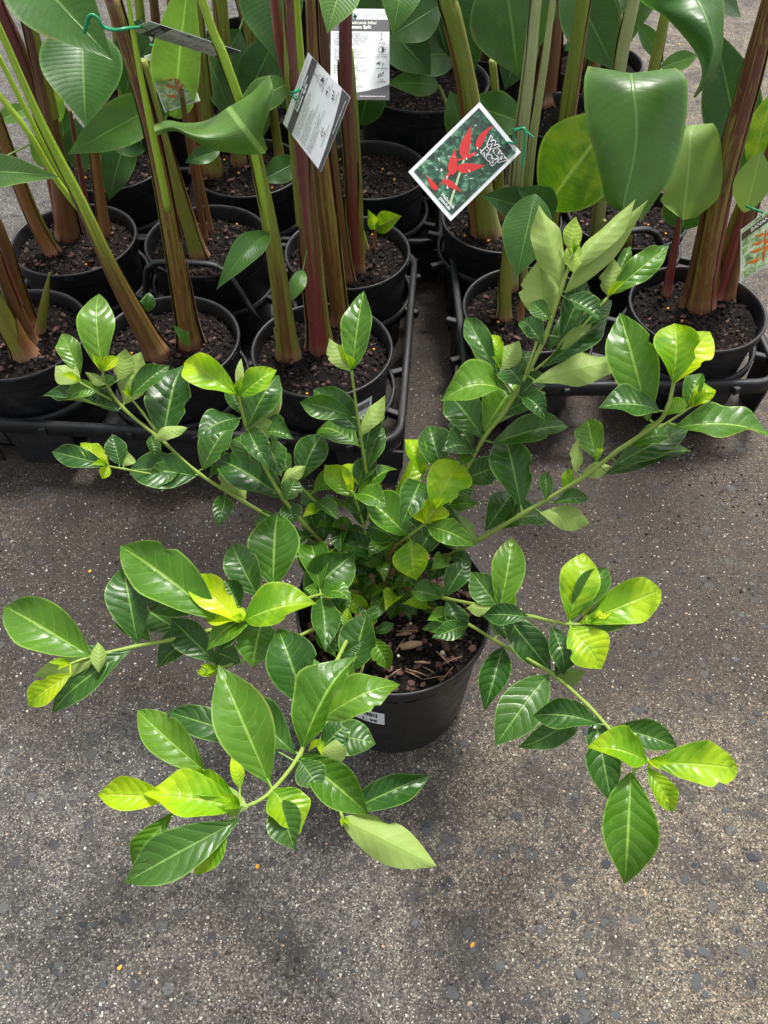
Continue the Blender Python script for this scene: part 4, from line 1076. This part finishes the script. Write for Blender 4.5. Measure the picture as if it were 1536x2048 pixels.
# ------------------------------------------------------------------ pot trays
def tray(label, pots, x0, x1, y0, y1, rot, zt, walls, handle=None, floor=True):
    c = Vector(((x0+x1)/2, (y0+y1)/2, 0)); Mz = Matrix.Rotation(rot, 3, 'Z')
    t = thing('plant_tray', label, 'tray', c, 'black plant trays')
    hx, hy, cr = (x1-x0)/2, (y1-y0)/2, .06
    def path(inset, n=7):
        out = []
        for (sx, sy, a0) in ((1, 1, 0), (-1, 1, 90), (-1, -1, 180), (1, -1, 270)):
            for k in range(n):
                a = R(a0+90*k/(n-1)); r = cr-inset
                out.append(Vector((sx*(hx-cr)+r*math.cos(a), sy*(hy-cr)+r*math.sin(a), 0)))
        return out
    A, B_ = path(0), path(.015); n = len(A); prof = [(A, zt-.028), (A, zt-.003), (path(.0025), zt), (path(.013), zt), (B_, zt-.003), (B_, zt-.028)]
    b = MB(); vs = [c+Mz@(p+Vector((0, 0, z))) for P_, z in prof for p in P_]; m = len(prof)
    fs = [(i*n+k, i*n+(k+1) % n, ((i+1) % m)*n+(k+1) % n, ((i+1) % m)*n+k) for i in range(m) for k in range(n)]
    b.add(vs, fs); b.out('rim_band', TRAY, t, c)
    # rings that hold the pots and the webs between them
    for q in pots:
        p = W(PL[q]); b = MB(); rr = .137
        b.lathe((p.x, p.y, zt-.022), [(rr-.004, -.004), (rr+.003, -.004), (rr+.003, .018), (rr-.004, .018), (rr-.004, -.004)], 40)
        b.out('pot_ring', TRAY, t, (p.x, p.y, zt))
        for k in range(8):
            a = R(22.5+45*k)+rot; d = Vector((math.cos(a), math.sin(a), 0)); L = .035
            bb = MB(); bb.box(p+d*(rr+L/2-.002)+Vector((0, 0, zt-.014)), (L, .013, .016), a, .0015); bb.out('web', TRAY, t, smooth=False)
    for wx, ww in walls:       # wall slats down to the ground, thinner at the foot
        for sy in (-1, 1):
            y = sy*(hy-.005); b = MB(); v = []
            for z, s_, off in ((.001, .86, -.004), (zt-.027, 1, 0)):
                for ix, iy in ((-1, 0), (1, 0), (1, 1), (-1, 1)):
                    v.append(c+Mz@Vector((wx*hx+ix*ww/2*s_, y-sy*(.0045*iy-off), z)))
            b.add(v, [(0, 1, 2, 3), (4, 7, 6, 5), (0, 4, 5, 1), (1, 5, 6, 2), (2, 6, 7, 3), (3, 7, 4, 0)]); b.out('wall_slat', TRAY, t, smooth=False)
    for sx in (-1, 1):
        for wy in (-.72, -.24, .24, .72):
            b = MB(); v = []
            for z, s_ in ((.001, .8), (zt-.027, 1)):
                for ix, iy in ((0, -1), (1, -1), (1, 1), (0, 1)): v.append(c+Mz@Vector((sx*(hx-.002-.0045*ix), wy*hy+iy*.045*s_, z)))
            b.add(v, [(0, 1, 2, 3), (4, 7, 6, 5), (0, 4, 5, 1), (1, 5, 6, 2), (2, 6, 7, 3), (3, 7, 4, 0)]); b.out('wall_slat', TRAY, t, smooth=False)
    if floor:
        b = MB(); b.box(c+Vector((0, 0, .0045)), (2*hx-.1, 2*hy-.1, .006), rot); b.out('tray_floor', TRAY, t, smooth=False)
    if handle:
        b = MB()
        for P0, P1, P2, P3 in handle:
            pts = [Vector(q) for q in smooth_path([P0, P0.lerp(P1, .8), P1.lerp(P0, .08).lerp(P2, .06), P1.lerp(P2, .2), P1.lerp(P2, .8), P2.lerp(P3, .08).lerp(P1, .06), P3.lerp(P2, .8), P3], 3)]
            b.tube(pts, .0085, 8, squash=.55)
            pts2 = [q*1.0+Vector((0, .012, -.012)) for q in pts]; b.tube(pts2, .005, 6)
        b.out('handle', TRAY, t)
    return t
ws = [(q, .13) for q in (-.86, -.52, -.17, .17, .52, .86)]
tray('black plastic tray holding three pots abreast with an arched carry handle', ('L1', 'L2', 'L3', 'L4', 'L5', 'L6'), -.875, .060, 1.0, 1.62, R(-4.2), .125, ws,
     [(U(288, 640, .12), U(292, 522, .25), U(445, 528, .25), U(515, 640, .12))])
tray('black plastic tray with open sides under the golden stemmed heliconia', ('R1', 'R2', 'R3', 'R4'), .150, .782, 1.100, 1.715, R(1.0), .150, [(-.55, .10), (.5, .12)],
     [(U(1185, 560, .13), U(1195, 470, .26), U(1310, 455, .26), U(1345, 540, .13))], floor=False)
tray('shaded black plastic tray in the back row behind the handled tray', ('L7', 'L8', 'L9'), -.83, .15, 1.63, 1.95, R(-1.5), .12, ws)

# ------------------------------------------------------------------ plant tags
def tag_thing(label, name, pos, rows, k, wd=.125, hg=.2):
    pos = CAM + (Vector(pos)-CAM)*k; wd, hg = wd*k, hg*k
    x, y, n = (Vector(r) for r in rows); x.normalize(); y = (y-x*y.dot(x)).normalized(); n = x.cross(y)
    t = thing(name, label, 'plant tag', pos, 'plant tags tied to stems')
    def P(u, v, h=0.0): return pos + x*((u-.5)*wd) + y*((.5-v)*hg) + n*h      # u right, v down, 0..1
    def poly(nm, pts, mat, h, parent=t):
        vs = [P(u, v, h) for u, v in pts]; return mesh_obj(nm, vs, [tuple(range(len(vs)-1, -1, -1))], mat, parent, pos, smooth=False)
    def txt(s_, u, v, size, mat, bold=0, shear=0, h=.0012, align='LEFT', rot=0, nm='lettering'):
        xx, yy = (x, y) if not rot else (x*math.cos(rot)+y*math.sin(rot), y*math.cos(rot)-x*math.sin(rot))
        text3d(s_, size*hg, frame_M(P(u, v, h), xx, yy, n), mat, t, bold*hg, shear, align, nm)
    b = MB(); c = []
    for h in (-.0005, .0): c += [P(u, v, h) for u, v in ((0, 0), (1, 0), (1, 1), (0, 1))]
    b.add(c, [(0, 1, 2, 3), (7, 6, 5, 4), (0, 4, 5, 1), (1, 5, 6, 2), (2, 6, 7, 3), (3, 7, 4, 0)]); b.out('card', CARD, t, pos, smooth=False)
    return t, P, poly, txt, (x, y, n, wd, hg)
BODY = ['Striking maroon and golden', 'bracts together with clean maroon', 'midribs makes this heliconia a real', 'show in the garden. One of the', 'easier species of heliconia.', '', 'Likes moist, well drained', 'soil with matter. Prefers full', 'sun but adapts well in part', 'shade. Warm, frost free positions', 'out of the wind.', '', 'Keep well mulched. Feed well', 'each year with a complete', 'fertiliser. Remove old spent stems', 'for best appearance.']
def info_tag(label, pos, rows, k):
    t, P, poly, txt, fr_ = tag_thing(label, 'plant_tag', pos, rows, k)
    poly('header_band', [(0, .12), (1, .12), (1, .245), (0, .245)], BAND, .0006)
    poly('footer_band', [(0, .945), (.3, .935), (.6, .905), (.85, .865), (1, .83), (1, 1), (0, 1)], BAND, .0006)
    txt('PICTURE AND INFORMATION', .53, .055, .020, INK); txt('INTENDED AS A GUIDE ONLY', .53, .082, .020, INK)
    txt('Heliconia bihai', .30, .175, .050, WHITE, .0008, .2); txt('Banana Split', .30, .222, .050, WHITE, .002)
    for i, s_ in enumerate(BODY): txt(s_, .05, .285+.029*i, .026, INK, .0003)
    for v, s_ in ((.375, 'HEIGHT'), (.395, '2 to 3.5m'), (.515, 'FULL SUN /'), (.537, 'PART SHADE'), (.665, 'KEEP MOIST'), (.79, 'CUT'), (.812, 'FLOWERS')): txt(s_, .865, v, .022, INK, .0002, align='CENTER')
    for q in ([(.84, .265), (.89, .265), (.89, .27), (.84, .27)], [(.84, .335), (.89, .335), (.89, .34), (.84, .34)], [(.861, .265), (.869, .265), (.869, .34), (.861, .34)]): poly('height_icon', q, INKB, .0007)
    cx, cy = .865, .45; asp = .625
    poly('sun_icon', [(cx+.05*math.cos(a), cy+.05*asp*math.sin(a)) for a in [R(-90+180*i/10) for i in range(11)]], INKB, .0007)
    poly('sun_icon', [(cx+r_*math.cos(a), cy+r_*asp*math.sin(a)) for a, r_ in [(R(90+180*i/10), .05) for i in range(11)]+[(R(270-180*i/10), .044) for i in range(11)]], INKB, .0007)
    for i in range(12):
        a = R(30*i); da = .13; poly('sun_ray', [(cx+.06*math.cos(a-da), cy+.06*asp*math.sin(a-da)), (cx+.085*math.cos(a), cy+.085*asp*math.sin(a)), (cx+.06*math.cos(a+da), cy+.06*asp*math.sin(a+da))], INKB if math.cos(a) > -.1 else INK, .0007)
    poly('tap_icon', [(.78, .600), (.82, .588), (.82, .575), (.835, .575), (.835, .622), (.82, .622), (.82, .605), (.785, .612)], INKB, .0007)
    for i in range(4): poly('spray_icon', [(.85+.02*i, .585+.004*i), (.856+.02*i, .585+.004*i), (.885+.01*i, .635-.008*i), (.88+.01*i, .635-.008*i)], INK, .0007)
    for (u0, v0), (u1, v1) in (((.80, .765), (.83, .735)), ((.825, .745), (.81, .715)), ((.83, .742), (.87, .745)), ((.85, .735), (.845, .70)), ((.86, .73), (.90, .73)), ((.88, .722), (.905, .69))):
        du, dv = (v1-v0)*.35, -(u1-u0)*.14; poly('leaf_icon', [(u0, v0), ((u0+u1)/2+du, (v0+v1)/2+dv), (u1, v1), ((u0+u1)/2-du, (v0+v1)/2-dv)], INKB, .0007)
    ring = [(.40+.055*math.cos(R(40+300*i/14)), .79+.034*math.sin(R(40+300*i/14))) for i in range(15)]
    ring2 = [(.40+.043*math.cos(R(40+300*i/14)), .79+.027*math.sin(R(40+300*i/14))) for i in range(14, -1, -1)]
    poly('logo', ring+ring2, INK, .0007); poly('logo', [(.397, .765), (.405, .765), (.405, .835), (.397, .835)], INK, .0007); poly('logo', [(.42, .742), (.45, .728), (.44, .745)], INK, .0007)
    txt('bamboo land', .39, .862, .036, INK, 0, align='CENTER')
    txt('www.bambooland.com.au', .93, .972, .026, WHITE, .0005, align='RIGHT')
    # punched hole
    poly('punched_hole', [(.42+.03*math.cos(R(30*i)), .085+.019*math.sin(R(30*i))) for i in range(12)], INKB, .0008)
    return t, P
def tie(t, pts, r=.0022):
    b = MB(); b.tube([Vector(q) for q in smooth_path(pts, 6)], r, 6, squash=.6); return b.out('tie', TIE, t)
t1, P1 = info_tag('white plant tag of small print tilted sideways, tied to the maroon stems', (-.1202, 1.3524, .5517), [(.424, .2238, .8776), (-.396, .9173, -.0425), (-.8145, -.3295, .4775)], .79)
tie(t1, [P1(.42, .10, -.002), P1(.42, .085, .003), P1(.42, .02, .004), P1(.42, -.05, .001), AY(588, 185, 1.11), AY(600, 178, 1.13)])
t2, P2 = info_tag('white plant tag of small print hanging upright before the large shaded pot', (-.0509, 1.7717, .4706), [(.9999, .0055, -.0102), (.0012, .8266, .5628), (.0115, -.5628, .8265)], .86)
tie(t2, [P2(.42, .10, -.002), P2(.42, .085, .003), P2(.34, .045, .003), P2(.22, -.02, .0), AY(690, 8, 1.45)])
t3, P3 = info_tag('white plant tag seen nearly edge on beside the light rolled leaf', (-.4277, 1.8174, .4789), [(.5502, -.7276, .4096), (-.8188, -.3738, .4358), (-.164, -.5752, -.8014)], .66)
Yb = 1.115
tie(t3, [AY(252, 58, Yb-.01), AY(235, 60, Yb-.02), AY(212, 56, Yb-.015), AY(203, 50, Yb-.02), AY(197, 38, Yb-.02), AY(186, 30, Yb-.02), AY(178, 34, Yb-.02), AY(172, 52, Yb-.02), AY(169, 66, Yb-.02)], .0035)
tie(t3, [AY(205, 53, Yb-.015), AY(228, 60, Yb-.022), AY(256, 56, Yb-.012), P3(.5, .0, .002), P3(.45, .07, -.002)], .003)
# picture tags
def claw(P, poly, u, v, L, ang, mat, wdt=.3, asp=.625, sw=.35, nm='printed_flower'):
    pts = []
    for s_ in (1, -1):
        rng_ = range(0, 9) if s_ > 0 else range(8, -1, -1)
        for i in rng_:
            t_ = i/8; w_ = L*wdt*(math.sin(math.pi*min(1, t_**.7*.98))**.9)*(1-t_)**.35/2; a = ang+sw*(t_-.3)
            pts.append((u+L*t_*math.cos(a)-s_*w_*math.sin(a), v+(L*t_*math.sin(a)+s_*w_*math.cos(a))*asp))
    poly(nm, pts, mat, rnd.uniform(.0008, .0011))
t4, P4, poly4, txt4, f4 = tag_thing('picture tag with red claw flowers and Waxy Red lettering, tied to whitish stem', 'plant_tag', (.1612, 1.4801, .3915), [(.6859, -.4333, -.5846), (.7075, .585, .3965), (.1702, -.6856, .7078)], .80)
poly4('photo_print', [(.055, .045), (.945, .045), (.945, .955), (.055, .955)], PHOTO, .0006)
poly4('printed_stalk', [(.785, .90), (.44, .49), (.47, .485), (.82, .89)], flat('ink_stalk', (.45, .6, .3)), .0007)
for (u0, v0), (u1, v1), wdt, sw in (((.435, .50), (.147, .225), .36, .1), ((.504, .33), (.30, .06), .26, .5), ((.51, .69), (.23, .50), .42, .1), ((.47, .62), (.78, .37), .34, -.1), ((.52, .90), (.22, .90), .34, .15), ((.46, .79), (.80, .715), .32, .1), ((.52, .34), (.40, .60), .14, .2), ((.42, .62), (.52, .88), .12, .2)):
    L_ = math.hypot(u1-u0, (v1-v0)/.625); claw(P4, poly4, u0, v0, L_, math.atan2((v1-v0)/.625, u1-u0)-sw*.2, RED, wdt, sw=sw)
for i in range(26):
    u, v = rnd.uniform(.12, .8), rnd.uniform(.2, .8); s_ = .012; a = rnd.uniform(0, 6)
    poly4('printed_petal', [(u, v), (u+.06*math.cos(a)+s_, v+.035*math.sin(a)), (u+.06*math.cos(a)-s_, v+.035*math.sin(a)+.01)], WHITE, .0012+.00001*i)
for body, u, v in (('Waxy', .50, .215), ('Red', .56, .315)):
    txt4(body, u, v, .11, WHITE, .0115, 0, .0016); txt4(body, u, v, .11, INKB, .0014, 0, .0024)
txt4('Heliconia', .60, .905, .048, WHITE, .001, 0, .0016); txt4('pendula', .62, .943, .048, WHITE, .001, 0, .0016)
tie(t4, [P4(.75, .06, -.002), P4(.75, .05, .004), P4(.85, -.01, .005), AY(1025, 262, 1.17), AY(1046, 258, 1.165), AY(1058, 266, 1.18)], .0024)
tie(t4, [AY(1030, 262, 1.16), AY(1044, 256, 1.155), AY(1050, 262, 1.15), AY(1048, 300, 1.145), AY(1044, 335, 1.14)], .0026)
tie(t4, [AY(1046, 258, 1.155), AY(1056, 266, 1.15), AY(1068, 275, 1.15)], .0018)
def picture_tag(label, TL, TR, BL, word, wy=.14):
    pos0 = (TR+BL)/2; x = (TR-TL); y = (TL-BL); wd, hg = x.length, y.length
    t, P, poly, txt, f_ = tag_thing(label, 'plant_tag', pos0, [x.normalized(), y.normalized(), Vector((0, 0, 1))], 1.0, wd, hg)
    poly('photo_print', [(.03, .02), (.97, .02), (.97, .98), (.03, .98)], PHOTO2, .0006)
    poly('name_band', [(.03, .10), (.97, .10), (.97, .23), (.03, .23)], BROWNBAND, .0008)
    txt(word, .5, .20, .10, WHITE, .0012, 0, .0014, 'CENTER')
    for u, v, L, an in ((.55, .40, .26, R(200)), (.52, .52, .30, R(195)), (.5, .64, .32, R(195)), (.46, .80, .34, R(190)), (.56, .48, .30, R(-35)), (.54, .62, .32, R(-40)), (.5, .74, .34, R(-40))):
        claw(P, poly, u, v, L, an, ORG, .34)
    poly('printed_stalk', [(.50, .90), (.56, .35), (.59, .35), (.54, .90)], RED, .00075)
    return t, P
Y6 = 1.17
t6, P6 = picture_tag('picture tag with orange claw flowers and BANANA band over the black pot rim', AY(1494, 452, Y6), AY(1585, 385, Y6-.03), AY(1468, 572, Y6-.09), 'BANANA')
tie(t6, [P6(.5, .05, .003), AY(1530, 427, Y6-.01), AY(1504, 417, Y6), AY(1492, 412, Y6+.02)], .0018)
Y5 = 1.60
t5, P5 = picture_tag('picture tag with brown BANANA band half hidden behind the rolled pale leaf', AY(288, 112, Y5), AY(360, 88, Y5+.02), AY(330, 225, Y5-.06), 'BANANA')
tie(t5, [P5(.4, .04, .003), AY(320, 95, Y5-.01), AY(312, 92, Y5), AY(300, 90, Y5+.01)], .003)
for px, py, pk, sid in ((1112, 40, 'B2', 'B2a'),):
    pass
flush_texts()
